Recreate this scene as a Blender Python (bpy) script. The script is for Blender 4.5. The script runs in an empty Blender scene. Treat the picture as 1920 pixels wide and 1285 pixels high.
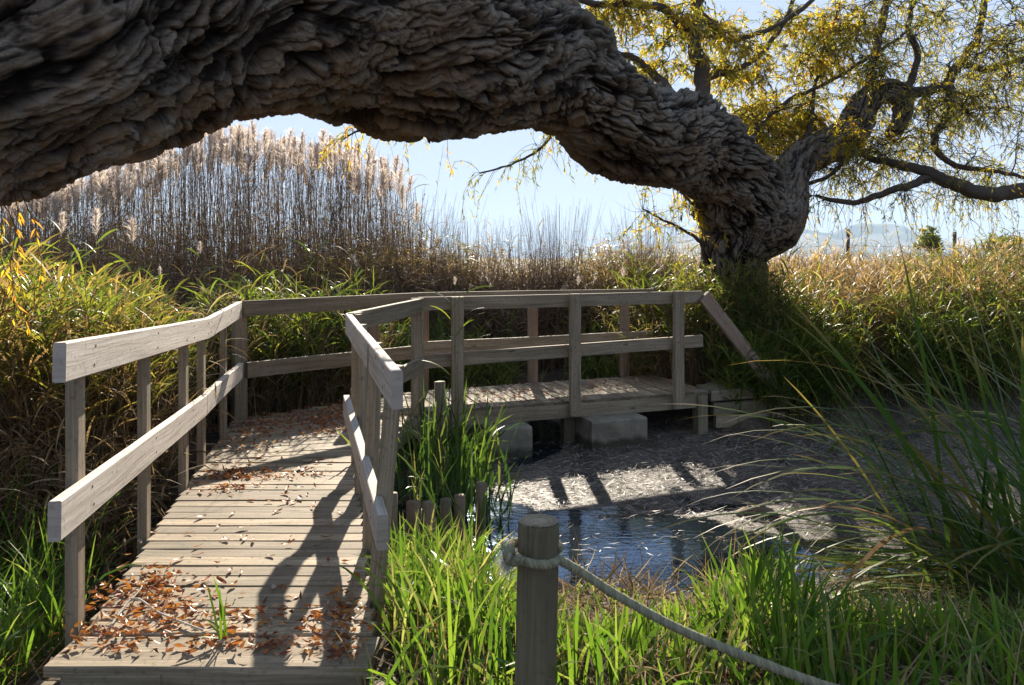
import bpy, bmesh, math, random
import numpy as np
from mathutils import Vector, Matrix

# ------------------------------------------------------------------ camera, sky, sun, exposure
SC = bpy.context.scene
COL = SC.collection
F = 1400.0; HOR = 483.0; CZ = 1.77          # focal length in photo pixels, horizon row, eye height
cam = bpy.data.cameras.new('camera'); camo = bpy.data.objects.new('camera', cam); COL.objects.link(camo)
cam.sensor_width = 36.0; cam.lens = F / 1920 * 36; cam.shift_y = (HOR - 642.5) / 1920
cam.clip_start = 0.05; cam.clip_end = 20000
camo.location = (0, 0, CZ); camo.rotation_euler = (math.radians(90), 0, 0)
SC.camera = camo
SUN_EL, SUN_AZ = 25.0, -3.0                 # degrees; azimuth from +Y, negative = to the left
w = bpy.data.worlds.new('World'); SC.world = w; w.use_nodes = True
nt = w.node_tree; bg = nt.nodes['Background']
sky = nt.nodes.new('ShaderNodeTexSky'); sky.sky_type = 'NISHITA'; sky.sun_disc = False
sky.sun_elevation = math.radians(SUN_EL); sky.sun_rotation = math.radians(SUN_AZ)
sky.air_density = 1.0; sky.dust_density = 0.3; sky.ozone_density = 2.0
# sky lifted beyond its model to add fill light, then its glare compressed per direction: c * k / (c + k)
vg = nt.nodes.new('ShaderNodeVectorMath'); vg.operation = 'MULTIPLY'; vg.inputs[1].default_value = (3.0, 2.8, 2.6)
nt.links.new(sky.outputs[0], vg.inputs[0])
va = nt.nodes.new('ShaderNodeVectorMath'); va.operation = 'ADD'; va.inputs[1].default_value = (2.2, 2.68, 3.75)
vm = nt.nodes.new('ShaderNodeVectorMath'); vm.operation = 'MULTIPLY'; vm.inputs[1].default_value = (2.2, 2.68, 3.75)
vd = nt.nodes.new('ShaderNodeVectorMath'); vd.operation = 'DIVIDE'
nt.links.new(vg.outputs[0], va.inputs[0]); nt.links.new(vg.outputs[0], vm.inputs[0])
nt.links.new(vm.outputs[0], vd.inputs[0]); nt.links.new(va.outputs[0], vd.inputs[1])
nt.links.new(vd.outputs[0], bg.inputs[0]); bg.inputs[1].default_value = 0.095
sl = bpy.data.lights.new('sun', 'SUN'); sl.energy = 5.0; sl.angle = math.radians(0.5); sl.color = (1.0, .90, .74)
so = bpy.data.objects.new('sun', sl); COL.objects.link(so)
sd = Vector((math.sin(math.radians(SUN_AZ)) * math.cos(math.radians(SUN_EL)), math.cos(math.radians(SUN_AZ)) * math.cos(math.radians(SUN_EL)), math.sin(math.radians(SUN_EL))))
so.rotation_euler = sd.to_track_quat('Z', 'Y').to_euler(); so.location = sd * 50
SC.view_settings.view_transform = 'Standard'; SC.view_settings.look = 'None'
SC.view_settings.exposure = 1.74; SC.view_settings.gamma = 1
SC.cycles.max_bounces = 6; SC.cycles.diffuse_bounces = 3; SC.cycles.transmission_bounces = 4
SC.cycles.glossy_bounces = 3; SC.cycles.transparent_max_bounces = 8
SC.cycles.sample_clamp_indirect = 4

R = np.random.RandomState(7)
rnd = random.Random(5)

def W(px, py, Y):                            # photo pixel + distance -> world point
    return np.array(((px - 960) / F * Y, Y, CZ - (py - HOR) / F * Y))

# ------------------------------------------------------------------ object helpers
def link(name, data, parent=None):
    o = bpy.data.objects.new(name, data); COL.objects.link(o)
    if parent: o.parent = parent
    return o
def tag(o, label=None, cat=None, group=None, kind=None):
    if label: o['label'] = label
    if cat: o['category'] = cat
    if group: o['group'] = group
    if kind: o['kind'] = kind
    return o
def empty(name, loc, label, cat, group=None):
    o = link(name, None); o.location = loc; o.empty_display_size = .1
    return tag(o, label, cat, group)

class MB:
    """collects vertices (world space), faces, per-vertex attributes and uvs; builds ONE mesh"""
    def __init__(s): s.V = []; s.F = []; s.A = {}; s.n = 0
    def add(s, V, Fs, **at):
        V = np.asarray(V, float).reshape(-1, 3); k = len(V)
        s.V.append(V)
        for f in (Fs if isinstance(Fs, list) else [Fs]):
            f = np.asarray(f, int)
            if f.size: s.F.append(f + s.n)
        at.setdefault('rnd', 0.5); at.setdefault('t', 0.0); at.setdefault('uu', 0.0); at.setdefault('vv', 0.0)
        for a, v in at.items():
            s.A.setdefault(a, []).append(np.broadcast_to(np.asarray(v, float), (k,)).copy())
        s.n += k
        return s
    def build(s, name, mat, parent=None, smooth=True, org=None):
        V = np.concatenate(s.V)
        if org is None and parent is not None: org = np.array(parent.matrix_basis.translation)
        if org is not None: V = V - np.array(org)
        me = bpy.data.meshes.new(name)
        me.vertices.add(len(V)); me.vertices.foreach_set('co', V.astype(np.float32).ravel())
        L = np.concatenate([f.ravel() for f in s.F]); cnt = np.concatenate([np.full(len(f), f.shape[1]) for f in s.F])
        st = np.concatenate([[0], np.cumsum(cnt)[:-1]])
        me.loops.add(len(L)); me.loops.foreach_set('vertex_index', L.astype(np.int32))
        me.polygons.add(len(cnt)); me.polygons.foreach_set('loop_start', st.astype(np.int32))
        me.polygons.foreach_set('use_smooth', np.full(len(cnt), smooth))
        me.update(calc_edges=True)
        for a, v in s.A.items():
            at = me.attributes.new(a, 'FLOAT', 'POINT'); at.data.foreach_set('value', np.concatenate(v).astype(np.float32))
        me.materials.append(mat)
        o = link(name, me, parent)
        if parent is None and org is not None: o.location = org
        return o

# ------------------------------------------------------------------ noise (numpy)
def _h(ix, iy, iz, seed):
    n = (ix * 374761393 + iy * 668265263 + iz * 2147483647 + seed * 974711) & 0xffffffff
    n = (n ^ (n >> 13)) * 1274126177 & 0xffffffff
    n = (n ^ (n >> 16)) * 668265263 & 0xffffffff
    return ((n ^ (n >> 15)) & 0xffffff) / float(0x1000000)
def vnoise(P, seed=0):                       # value noise in -1..1
    P = np.asarray(P, float); I = np.floor(P).astype(np.int64); f = P - I; f = f * f * f * (f * (f * 6 - 15) + 10)
    out = 0
    for a in (0, 1):
        for b in (0, 1):
            for c in (0, 1):
                wgt = (f[..., 0] if a else 1 - f[..., 0]) * (f[..., 1] if b else 1 - f[..., 1]) * (f[..., 2] if c else 1 - f[..., 2])
                out = out + wgt * _h(I[..., 0] + a, I[..., 1] + b, I[..., 2] + c, seed)
    return out * 2 - 1
def fbm(P, o=4, seed=0):
    t = 0; a = 1; s = 0
    for i in range(o):
        t = t + a * vnoise(np.asarray(P) * 2 ** i + 17.3 * i, seed + i); s += a; a *= .5
    return t / s
def worley(P, seed=0):
    I = np.floor(P).astype(np.int64); f1 = np.full(P.shape[:-1], 9.); f2 = f1.copy(); idv = np.zeros(P.shape[:-1])
    for a in (-1, 0, 1):
        for b in (-1, 0, 1):
            for c in (-1, 0, 1):
                J = I + (a, b, c)
                h = [_h(J[..., 0], J[..., 1], J[..., 2], seed + k) for k in (1, 2, 3)]
                d = np.sqrt(sum((J[..., k] + h[k] - P[..., k]) ** 2 for k in range(3)))
                m = d < f1
                f2 = np.where(m, f1, np.minimum(f2, d)); idv = np.where(m, h[0], idv); f1 = np.where(m, d, f1)
    return f1, f2, idv
def sstep(a, b, x): t = np.clip((x - a) / (b - a), 0, 1); return t * t * (3 - 2 * t)

# ------------------------------------------------------------------ geometry generators
def spline(P, n):                            # Catmull-Rom through rows of P
    P = np.asarray(P, float); Q = np.vstack([2 * P[0] - P[1], P, 2 * P[-1] - P[-2]])
    u = np.linspace(0, len(P) - 1, n); i = np.minimum(u.astype(int), len(P) - 2); f = (u - i)[:, None]
    p0, p1, p2, p3 = Q[i], Q[i + 1], Q[i + 2], Q[i + 3]
    return .5 * (2 * p1 + (p2 - p0) * f + (2 * p0 - 5 * p1 + 4 * p2 - p3) * f ** 2 + (3 * p1 - p0 - 3 * p2 + p3) * f ** 3)
def frames(C):
    T = np.gradient(C, axis=0); T /= np.linalg.norm(T, axis=1)[:, None] + 1e-12
    N = np.zeros_like(T); a = np.cross(T[0], (0, 0, 1.)); 
    if np.linalg.norm(a) < .1: a = np.cross(T[0], (0, 1., 0))
    N[0] = a / np.linalg.norm(a)
    for i in range(1, len(T)):
        v = N[i - 1] - T[i] * np.dot(N[i - 1], T[i]); N[i] = v / (np.linalg.norm(v) + 1e-12)
    return T, N, np.cross(T, N)
def tube_faces(n, k):
    i = np.arange(n - 1)[:, None] * k; j = np.arange(k)[None, :]; j2 = (j + 1) % k
    return np.stack([i + j, i + j2, i + k + j2, i + k + j], -1).reshape(-1, 4)
def tube(mb, C, r, k=6, rn=.5, disp=None, cap=True):
    C = np.asarray(C, float); n = len(C); r = np.broadcast_to(np.asarray(r, float), (n,))
    T, N, B = frames(C)
    ph = np.linspace(0, 2 * np.pi, k, endpoint=False)
    s = np.concatenate([[0], np.cumsum(np.linalg.norm(np.diff(C, axis=0), axis=1))])
    rr = np.repeat(r[:, None], k, 1)
    if disp is not None: rr = rr + disp(s[:, None] + 0 * rr, ph[None, :] + 0 * rr, rr)
    V = C[:, None] + (N[:, None] * np.cos(ph)[None, :, None] + B[:, None] * np.sin(ph)[None, :, None]) * rr[..., None]
    cf = [tube_faces(n, k)]
    if cap: cf += [np.arange(k)[None, ::-1], (n - 1) * k + np.arange(k)[None, :]]
    mb.add(V, cf, rnd=rn, t=np.repeat(s / (s[-1] + 1e-9), k), uu=np.repeat(s, k), vv=np.tile(ph, n) * np.repeat(r, k))
def ribbons(mb, base, az, length, width, tilt, bend, seg=5, rn=None, p=1.3, twist=None, tipw=.0, shape=0):
    """K grass-like blades. tilt/bend: radians from vertical at the root / added to the tip."""
    K = len(base); az, length, width, tilt, bend = [np.broadcast_to(np.asarray(a, float), (K,)) for a in (az, length, width, tilt, bend)]
    s = np.linspace(0, 1, seg + 1)
    ang = tilt[:, None] + bend[:, None] * s[None] ** p
    dx = np.sin(ang); dz = np.cos(ang)
    st = (length / seg)[:, None]
    hx = np.concatenate([np.zeros((K, 1)), np.cumsum((dx[:, 1:] + dx[:, :-1]) / 2 * st, 1)], 1)
    hz = np.concatenate([np.zeros((K, 1)), np.cumsum((dz[:, 1:] + dz[:, :-1]) / 2 * st, 1)], 1)
    ca, sa = np.cos(az)[:, None], np.sin(az)[:, None]
    C = np.stack([base[:, 0:1] + hx * ca, base[:, 1:2] + hx * sa, base[:, 2:3] + hz], -1)
    if twist is None: twist = R.uniform(-.9, .9, K)
    tw = np.broadcast_to(twist, (K,))[:, None] * (0.5 + s[None])
    side = np.stack([-sa * np.ones_like(ang), ca * np.ones_like(ang), np.zeros_like(ang)], -1)
    nor = np.stack([-dz * ca, -dz * sa, dx], -1)
    sv = side * np.cos(tw)[..., None] + nor * np.sin(tw)[..., None]
    prof = (np.minimum(1, .55 + 1.6 * s) * np.sqrt(np.clip(1 - s ** 2.2, 0, 1)) + tipw) if shape == 0 else (np.sin(np.pi * np.clip(s * .96 + .02, 0, 1)) ** .8 + .03)
    hw = (width[:, None] * prof[None] / 2)[..., None]
    V = np.stack([C - sv * hw, C + sv * hw], 2)             # K, seg+1, 2, 3
    n2 = (seg + 1) * 2
    i = np.arange(seg) * 2
    f = np.stack([i, i + 1, i + 3, i + 2], -1)[None] + (np.arange(K) * n2)[:, None, None]
    rn = R.rand(K) if rn is None else np.broadcast_to(rn, (K,))
    mb.add(V, f.reshape(-1, 4), rnd=np.repeat(rn, n2), t=np.tile(np.repeat(s, 2), K))
    return C
def stalks(mb, base, az, length, rad, tilt, bend, seg=5, rn=None, k=3):
    """K thin three-sided stems; returns centre lines"""
    K = len(base); az, length, rad, tilt, bend = [np.broadcast_to(np.asarray(a, float), (K,)) for a in (az, length, rad, tilt, bend)]
    s = np.linspace(0, 1, seg + 1); ang = tilt[:, None] + bend[:, None] * s[None] ** 1.6
    dx = np.sin(ang); dz = np.cos(ang); st = (length / seg)[:, None]
    hx = np.concatenate([np.zeros((K, 1)), np.cumsum((dx[:, 1:] + dx[:, :-1]) / 2 * st, 1)], 1)
    hz = np.concatenate([np.zeros((K, 1)), np.cumsum((dz[:, 1:] + dz[:, :-1]) / 2 * st, 1)], 1)
    ca, sa = np.cos(az)[:, None], np.sin(az)[:, None]
    C = np.stack([base[:, 0:1] + hx * ca, base[:, 1:2] + hx * sa, base[:, 2:3] + hz], -1)
    side = np.stack([-sa * np.ones_like(ang), ca * np.ones_like(ang), np.zeros_like(ang)], -1)
    nor = np.stack([-dz * ca, -dz * sa, dx], -1)
    r = (rad[:, None] * (1 - .6 * s[None]))[..., None]
    V = np.stack([C + (side * math.cos(a) + nor * math.sin(a)) * r for a in np.arange(k) * 2 * math.pi / k], 2)
    nk = (seg + 1) * k; i = np.arange(seg)[:, None] * k; j = np.arange(k)[None]; j2 = (j + 1) % k
    f = np.stack([i + j, i + j2, i + k + j2, i + k + j], -1).reshape(1, -1, 4) + (np.arange(K) * nk)[:, None, None]
    rn = R.rand(K) if rn is None else np.broadcast_to(rn, (K,))
    mb.add(V, f.reshape(-1, 4), rnd=np.repeat(rn, nk), t=np.tile(np.repeat(s, k), K))
    return C
def on_lines(C, n, lo=.2, hi=1.):            # n random points on each centre line -> (K*n,3), parameter
    K, S, _ = C.shape; u = R.uniform(lo, hi, (K, n)) * (S - 1); i = np.minimum(u.astype(int), S - 2); f = (u - i)[..., None]
    k = np.arange(K)[:, None]
    return (C[k, i] * (1 - f) + C[k, i + 1] * f).reshape(-1, 3), (u / (S - 1)).ravel()
def leaves(mb, P, D, L, Wd, rn=None):        # folded lance leaves: base P, direction D
    K = len(P); D = D / (np.linalg.norm(D, axis=1)[:, None] + 1e-9)
    q = R.normal(size=(K, 3)); S = np.cross(D, q); S /= np.linalg.norm(S, axis=1)[:, None] + 1e-9; N = np.cross(D, S)
    L = np.broadcast_to(L, (K,))[:, None]; Wd = np.broadcast_to(Wd, (K,))[:, None]
    a = P; b = P + D * L * .4 + S * Wd / 2 + N * Wd * .15; c = P + D * L * .45 - N * Wd * .1; d = P + D * L * .4 - S * Wd / 2 + N * Wd * .15
    e = P + D * L - N * L * .12
    V = np.stack([a, b, c, d, e], 1); i = (np.arange(K) * 5)[:, None]
    f = np.concatenate([i + [0, 1, 2], i + [0, 2, 3], i + [1, 4, 2], i + [2, 4, 3]])
    rn = R.rand(K) if rn is None else rn
    mb.add(V, f, rnd=np.repeat(rn, 5), t=np.tile([0, .4, .45, .4, 1.], K))
def plume(mb, tips, dirs, size, n=70, rn=None):
    """feathery seed heads: strands leaving the last stretch of a stem"""
    K = len(tips); s = R.rand(K, n); P = tips[:, None] - dirs[:, None] * (size[:, None] * (1 - s))[..., None]
    az = R.uniform(0, 2 * np.pi, (K, n)); L = size[:, None] * (.16 + .34 * np.sin(np.pi * (.12 + .8 * s))) * R.uniform(.6, 1.2, (K, n))
    ribbons(mb, P.reshape(-1, 3), (az * .35 + R.uniform(-.6, .9, (K, 1))).ravel() * 1.0 + R.choice([0, 0, math.pi], K * n), L.ravel(), size.repeat(n) * .030, R.uniform(.15, .7, K * n), R.uniform(.3, 1.1, K * n), seg=2, rn=None if rn is None else np.repeat(rn, n))

# boards with rounded arrises; uu runs along the grain in metres
def prism(mb, p0, p1, wd, ht, up=(0, 0, 1), seg=6, ch=.004, warp=.0015, rn=None, uoff=None):
    p0 = np.array(p0, float); p1 = np.array(p1, float); d = p1 - p0; L = np.linalg.norm(d); d /= L
    up = np.array(up, float); sd_ = np.cross(d, up); sd_ /= np.linalg.norm(sd_); up = np.cross(sd_, d)
    a, b = wd / 2, ht / 2
    pr = np.array([(-a + ch, -b), (a - ch, -b), (a, -b + ch), (a, b - ch), (a - ch, b), (-a + ch, b), (-a, b - ch), (-a, -b + ch)])
    k = 8; s = np.linspace(0, 1, seg + 1); rn = R.rand() if rn is None else rn; uo = R.uniform(0, 40) if uoff is None else uoff
    bow = np.cumsum(R.normal(0, warp, seg + 1)); bow -= np.linspace(bow[0], bow[-1], seg + 1)
    C = p0 + d * (s * L)[:, None] + up * bow[:, None]
    V = C[:, None] + sd_ * pr[None, :, 0:1] + up * pr[None, :, 1:2]
    per = np.concatenate([[0], np.cumsum(np.linalg.norm(np.diff(pr, axis=0), axis=1))])
    mb.add(V, tube_faces(seg + 1, k), rnd=rn, uu=np.repeat(s * L, k) + uo, vv=np.tile(per, seg + 1) + uo, t=0)
    for e, c in ((0, p0), (1, p1)):
        X = C[0 if e == 0 else -1] + sd_ * pr[:, 0:1] + up * pr[:, 1:2]
        f = np.arange(k)[None]
        mb.add(X, f if e else f[:, ::-1], rnd=rn, uu=pr[:, 0] * .35 + uo, vv=pr[:, 1] * .6 + uo, t=1)

# ------------------------------------------------------------------ materials
def mat(name):
    m = bpy.data.materials.new(name); m.use_nodes = True; t = m.node_tree; t.nodes.clear()
    out = t.nodes.new('ShaderNodeOutputMaterial'); return m, t, out
def nd(t, typ, **kw):
    n = t.nodes.new('ShaderNode' + typ)
    for k, v in kw.items():
        if k.startswith('i_'):
            key = k[2:]; key = int(key) if key.isdigit() else key.replace('_', ' ')
            if hasattr(v, 'node'): t.links.new(v, n.inputs[key])
            else: n.inputs[key].default_value = v
        else: setattr(n, k, v)
    return n
def ramp(t, fac, stops, interp='LINEAR'):
    r = nd(t, 'ValToRGB'); r.color_ramp.interpolation = interp; e = r.color_ramp.elements
    while len(e) < len(stops): e.new(.5)
    for q, (p, c) in zip(e, stops): q.position = p; q.color = (*c, 1) if len(c) == 3 else c
    t.links.new(fac, r.inputs[0]); return r.outputs[0]
def attr(t, n): return nd(t, 'Attribute', attribute_name=n).outputs['Fac']
def comb(t, x, y, z): return nd(t, 'CombineXYZ', i_0=x, i_1=y, i_2=z).outputs[0]
def mth(t, op, a, b=0.): return nd(t, 'Math', operation=op, i_0=a, i_1=b).outputs[0]
def mixc(t, f, a, b, mode='MIX'):
    n = nd(t, 'MixRGB', blend_type=mode, i_0=f)
    for k, v in ((1, a), (2, b)):
        if hasattr(v, 'node'): t.links.new(v, n.inputs[k])
        else: n.inputs[k].default_value = (*v, 1)
    return n.outputs[0]

def wood_mat(name, dark, mid, light, moss=.25, bump=.35, rough=.8):
    m, t, out = mat(name)
    u, v, r, e = attr(t, 'uu'), attr(t, 'vv'), attr(t, 'rnd'), attr(t, 't')
    wv = nd(t, 'TexNoise', i_Vector=comb(t, mth(t, 'MULTIPLY', u, 1.6), mth(t, 'MULTIPLY', v, 6.), r), i_Scale=1., i_Detail=2.).outputs[0]
    vv = mth(t, 'ADD', v, mth(t, 'MULTIPLY', wv, .03))
    g = nd(t, 'TexNoise', i_Vector=comb(t, mth(t, 'MULTIPLY', u, 3.), mth(t, 'MULTIPLY', vv, 130.), r), i_Scale=1., i_Detail=6., i_Roughness=.65).outputs[0]
    g2 = nd(t, 'TexNoise', i_Vector=comb(t, mth(t, 'MULTIPLY', u, 1.3), mth(t, 'MULTIPLY', vv, 22.), mth(t, 'ADD', r, 7.)), i_Scale=1., i_Detail=4., i_Roughness=.6).outputs[0]
    c = ramp(t, mth(t, 'ADD', mth(t, 'MULTIPLY', g, .6), mth(t, 'MULTIPLY', g2, .45)), [(.34, dark), (.5, mid), (.68, light)])
    kn = nd(t, 'TexVoronoi', i_Vector=comb(t, mth(t, 'MULTIPLY', u, 3.4), mth(t, 'MULTIPLY', v, 11.), 0.), i_Scale=1.)
    ks = mth(t, 'LESS_THAN', nd(t, 'SeparateColor', i_0=kn.outputs['Color']).outputs[0], .35)
    kf = mth(t, 'MULTIPLY', nd(t, 'MapRange', i_0=kn.outputs['Distance'], i_1=.05, i_2=.15, i_3=.75, i_4=0.).outputs[0], ks)
    c = mixc(t, kf, c, tuple(x * .35 for x in dark))
    tone = nd(t, 'MapRange', i_0=r, i_1=0., i_2=1., i_3=.62, i_4=1.25).outputs[0]
    c = mixc(t, 1., c, nd(t, 'CombineColor', i_0=tone, i_1=tone, i_2=tone).outputs[0], 'MULTIPLY')
    geo = nd(t, 'NewGeometry')
    bn = nd(t, 'TexNoise', i_Vector=geo.outputs['Position'], i_Scale=3.2, i_Detail=5., i_Roughness=.7).outputs[0]
    mf = nd(t, 'MapRange', i_0=bn, i_1=.5, i_2=.72, i_3=0., i_4=moss).outputs[0]
    c = mixc(t, mf, c, (.075, .085, .05))
    fn = nd(t, 'TexNoise', i_Vector=geo.outputs['Position'], i_Scale=45., i_Detail=3.).outputs[0]
    c = mixc(t, nd(t, 'MapRange', i_0=fn, i_1=.56, i_2=.72, i_3=0., i_4=.55).outputs[0], c, tuple(x * .8 for x in dark))
    c = mixc(t, mth(t, 'MULTIPLY', e, .55), c, dark)
    b = nd(t, 'Bump', i_Strength=bump, i_Distance=.004, i_Height=mth(t, 'ADD', g, mth(t, 'MULTIPLY', g2, 1.3)))
    p = nd(t, 'BsdfPrincipled', i_Base_Color=c, i_Roughness=rough, i_Normal=b.outputs[0]); p.inputs['Specular IOR Level'].default_value = .3
    t.links.new(p.outputs[0], out.inputs[0]); return m

def leaf_mat(name, stops, trans=.45, rough=.45, gloss=.3, tvar=None, noise=.0, tgain=1.2, tb=.7):
    m, t, out = mat(name)
    c = ramp(t, attr(t, 'rnd'), stops)
    if tvar: c = mixc(t, ramp(t, attr(t, 't'), [(tvar[0], (0, 0, 0)), (tvar[1], (1, 1, 1))]), c, tvar[2])
    p = nd(t, 'BsdfPrincipled', i_Base_Color=c, i_Roughness=rough); p.inputs['Specular IOR Level'].default_value = gloss
    g = nd(t, 'Gamma', i_0=c, i_1=.9).outputs[0]
    tc = mixc(t, 1., g, (tgain, tgain, tgain * tb), 'MULTIPLY')
    tr = nd(t, 'BsdfTranslucent', i_Color=tc)
    mx = nd(t, 'MixShader', i_0=trans, i_1=p.outputs[0], i_2=tr.outputs[0])
    t.links.new(mx.outputs[0], out.inputs[0]); return m

def bark_mat(name, base, crev, warm, sc=1., q=False):
    m, t, out = mat(name)
    geo = nd(t, 'NewGeometry').outputs['Position']
    cav, pid, low = attr(t, 't'), attr(t, 'rnd'), attr(t, 'uu')
    if q: co = comb(t, mth(t, 'MULTIPLY', attr(t, 'qx'), 1.), mth(t, 'MULTIPLY', attr(t, 'qy'), 1.), mth(t, 'MULTIPLY', attr(t, 'qz'), .13))
    else:
        mp = nd(t, 'Mapping', i_Vector=geo); mp.inputs['Scale'].default_value = (.3 * sc, .7 * sc, 1. * sc); co = mp.outputs[0]
    n1 = nd(t, 'TexNoise', i_Vector=geo, i_Scale=2.2, i_Detail=4., i_Roughness=.6).outputs[0]
    n2 = nd(t, 'TexNoise', i_Vector=co, i_Scale=48., i_Detail=8., i_Roughness=.72).outputs[0]
    n3 = nd(t, 'TexNoise', i_Vector=geo, i_Scale=90. * sc, i_Detail=5., i_Roughness=.75).outputs[0]
    n4 = nd(t, 'TexNoise', i_Vector=geo, i_Scale=9., i_Detail=5., i_Roughness=.7).outputs[0]
    c = ramp(t, mth(t, 'ADD', mth(t, 'MULTIPLY', n2, .62), mth(t, 'MULTIPLY', n3, .43)), [(.38, tuple(x * .28 for x in base)), (.5, base), (.66, tuple(x * 1.9 for x in base))])
    c = mixc(t, nd(t, 'MapRange', i_0=pid, i_1=0., i_2=1., i_3=0., i_4=.5).outputs[0], c, tuple(x * .5 for x in base))
    c = mixc(t, ramp(t, n1, [(.48, (0, 0, 0)), (.66, (.45, .45, .45))]), c, warm)
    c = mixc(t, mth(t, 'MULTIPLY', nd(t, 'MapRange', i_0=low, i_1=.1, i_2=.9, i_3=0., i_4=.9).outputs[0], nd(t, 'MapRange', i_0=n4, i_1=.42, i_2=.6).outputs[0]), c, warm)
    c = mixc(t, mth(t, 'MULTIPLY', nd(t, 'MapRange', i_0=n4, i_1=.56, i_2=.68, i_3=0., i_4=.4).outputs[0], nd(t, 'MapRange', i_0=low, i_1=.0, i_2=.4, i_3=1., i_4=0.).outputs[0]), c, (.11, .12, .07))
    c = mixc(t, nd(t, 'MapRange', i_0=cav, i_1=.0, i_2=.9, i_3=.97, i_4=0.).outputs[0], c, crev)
    b = nd(t, 'Bump', i_Strength=1., i_Distance=.016 / sc, i_Height=n2)
    b2 = nd(t, 'Bump', i_Strength=.8, i_Distance=.006 / sc, i_Height=n3, i_Normal=b.outputs[0])
    p = nd(t, 'BsdfPrincipled', i_Base_Color=c, i_Roughness=.9, i_Normal=b2.outputs[0]); p.inputs['Specular IOR Level'].default_value = .2
    t.links.new(p.outputs[0], out.inputs[0]); return m

def plain_mat(name, c1, c2, scale=20., rough=.9, bump=.4, bd=.01):
    m, t, out = mat(name); geo = nd(t, 'NewGeometry').outputs['Position']
    n = nd(t, 'TexNoise', i_Vector=geo, i_Scale=scale, i_Detail=7., i_Roughness=.65).outputs[0]
    n0 = nd(t, 'TexNoise', i_Vector=geo, i_Scale=scale * .17, i_Detail=3.).outputs[0]
    c = ramp(t, mth(t, 'ADD', mth(t, 'MULTIPLY', n, .6), mth(t, 'MULTIPLY', n0, .4)), [(.35, c1), (.65, c2)])
    b = nd(t, 'Bump', i_Strength=bump, i_Distance=bd, i_Height=n)
    p = nd(t, 'BsdfPrincipled', i_Base_Color=c, i_Roughness=rough, i_Normal=b.outputs[0]); p.inputs['Specular IOR Level'].default_value = .25
    t.links.new(p.outputs[0], out.inputs[0]); return m

M = {}
M['wood'] = wood_mat('weathered_wood', (.12, .085, .052), (.25, .19, .125), (.40, .32, .23))
M['deck'] = wood_mat('deck_wood', (.085, .06, .036), (.22, .165, .108), (.39, .31, .215), moss=.45)
M['pale'] = wood_mat('pale_rail_wood', (.26, .21, .165), (.50, .43, .37), (.64, .57, .50), moss=.06)
M['red'] = wood_mat('reddish_wood', (.12, .075, .048), (.24, .16, .11), (.34, .25, .18), moss=.1)
M['green'] = wood_mat('greenish_post_wood', (.085, .068, .04), (.17, .14, .085), (.28, .24, .155), moss=.35)
M['bark'] = bark_mat('willow_bark', (.215, .183, .15), (.014, .009, .007), (.23, .135, .065), q=True)
M['twig'] = bark_mat('twig_bark', (.085, .065, .052), (.04, .03, .024), (.12, .075, .05), 2.)
M['soil'] = plain_mat('soil', (.035, .025, .017), (.11, .08, .05), 14.)
M['concrete'] = plain_mat('concrete', (.11, .092, .068), (.27, .23, .175), 9., bump=.3, bd=.006)
_t = M['concrete'].node_tree; _p = [n for n in _t.nodes if n.type == 'BSDF_PRINCIPLED'][0]; _src = _p.inputs['Base Color'].links[0].from_socket
_g = nd(_t, 'NewGeometry').outputs['Position']; _z = nd(_t, 'SeparateXYZ', i_0=_g).outputs[2]; _n = nd(_t, 'TexNoise', i_Vector=_g, i_Scale=7., i_Detail=4.).outputs[0]
_f = nd(_t, 'MapRange', i_0=mth(_t, 'ADD', _z, mth(_t, 'MULTIPLY', mth(_t, 'SUBTRACT', _n, .5), .16)), i_1=-.02, i_2=.03, i_3=.85, i_4=0.).outputs[0]
_t.links.new(mixc(_t, _f, _src, (.035, .032, .018)), _p.inputs['Base Color'])
M['rope'] = leaf_mat('rope_fibre', [(0, (.15, .14, .085)), (1, (.32, .30, .20))], trans=.08, rough=.9, gloss=.1)
M['fray'] = leaf_mat('frayed_fibre', [(0, (.35, .34, .32)), (1, (.6, .58, .55))], trans=.3, rough=.9, gloss=.1)
G = lambda *s: [(i / (len(s) - 1), c) for i, c in enumerate(s)]
M['grass'] = leaf_mat('fresh_grass', G((.03, .07, .010), (.06, .13, .012), (.095, .18, .014), (.14, .22, .02), (.28, .26, .09)), trans=.5, tvar=(.85, 1., (.25, .22, .08)))
M['sedge'] = leaf_mat('sedge_leaf', G((.022, .055, .012), (.04, .085, .015), (.065, .12, .018), (.11, .14, .025), (.24, .12, .04)), trans=.42, rough=.5, gloss=.2, tvar=(.8, 1., (.26, .17, .07)))
M['iris'] = leaf_mat('iris_leaf', G((.025, .06, .012), (.05, .10, .014), (.09, .16, .018), (.20, .16, .06)), trans=.42, rough=.45, gloss=.3)
M['reedleaf'] = leaf_mat('reed_leaf', G((.03, .055, .012), (.065, .10, .014), (.11, .145, .018), (.20, .19, .025), (.27, .19, .05), (.17, .10, .05)), trans=.56, tgain=1.3)
M['brush'] = leaf_mat('brush_leaf', G((.06, .085, .018), (.10, .13, .02), (.16, .14, .035), (.20, .13, .05), (.26, .15, .065), (.34, .24, .14)), trans=.55, tgain=1.3)
M['dry'] = leaf_mat('dry_stem', G((.10, .06, .04), (.16, .10, .065), (.21, .14, .09), (.30, .21, .14)), trans=.2, rough=.7)
M['dryred'] = leaf_mat('dry_reed_stem', G((.12, .075, .048), (.21, .14, .09), (.32, .22, .14)), trans=.3, rough=.7)
M['thatch'] = leaf_mat('thatch', G((.06, .038, .02), (.14, .085, .04), (.24, .155, .075), (.42, .32, .19)), trans=.35, rough=.8)
M['plume'] = leaf_mat('plume', G((.42, .34, .28), (.58, .49, .42), (.72, .64, .56)), trans=.5, tb=1., rough=.9, gloss=.05)
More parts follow.
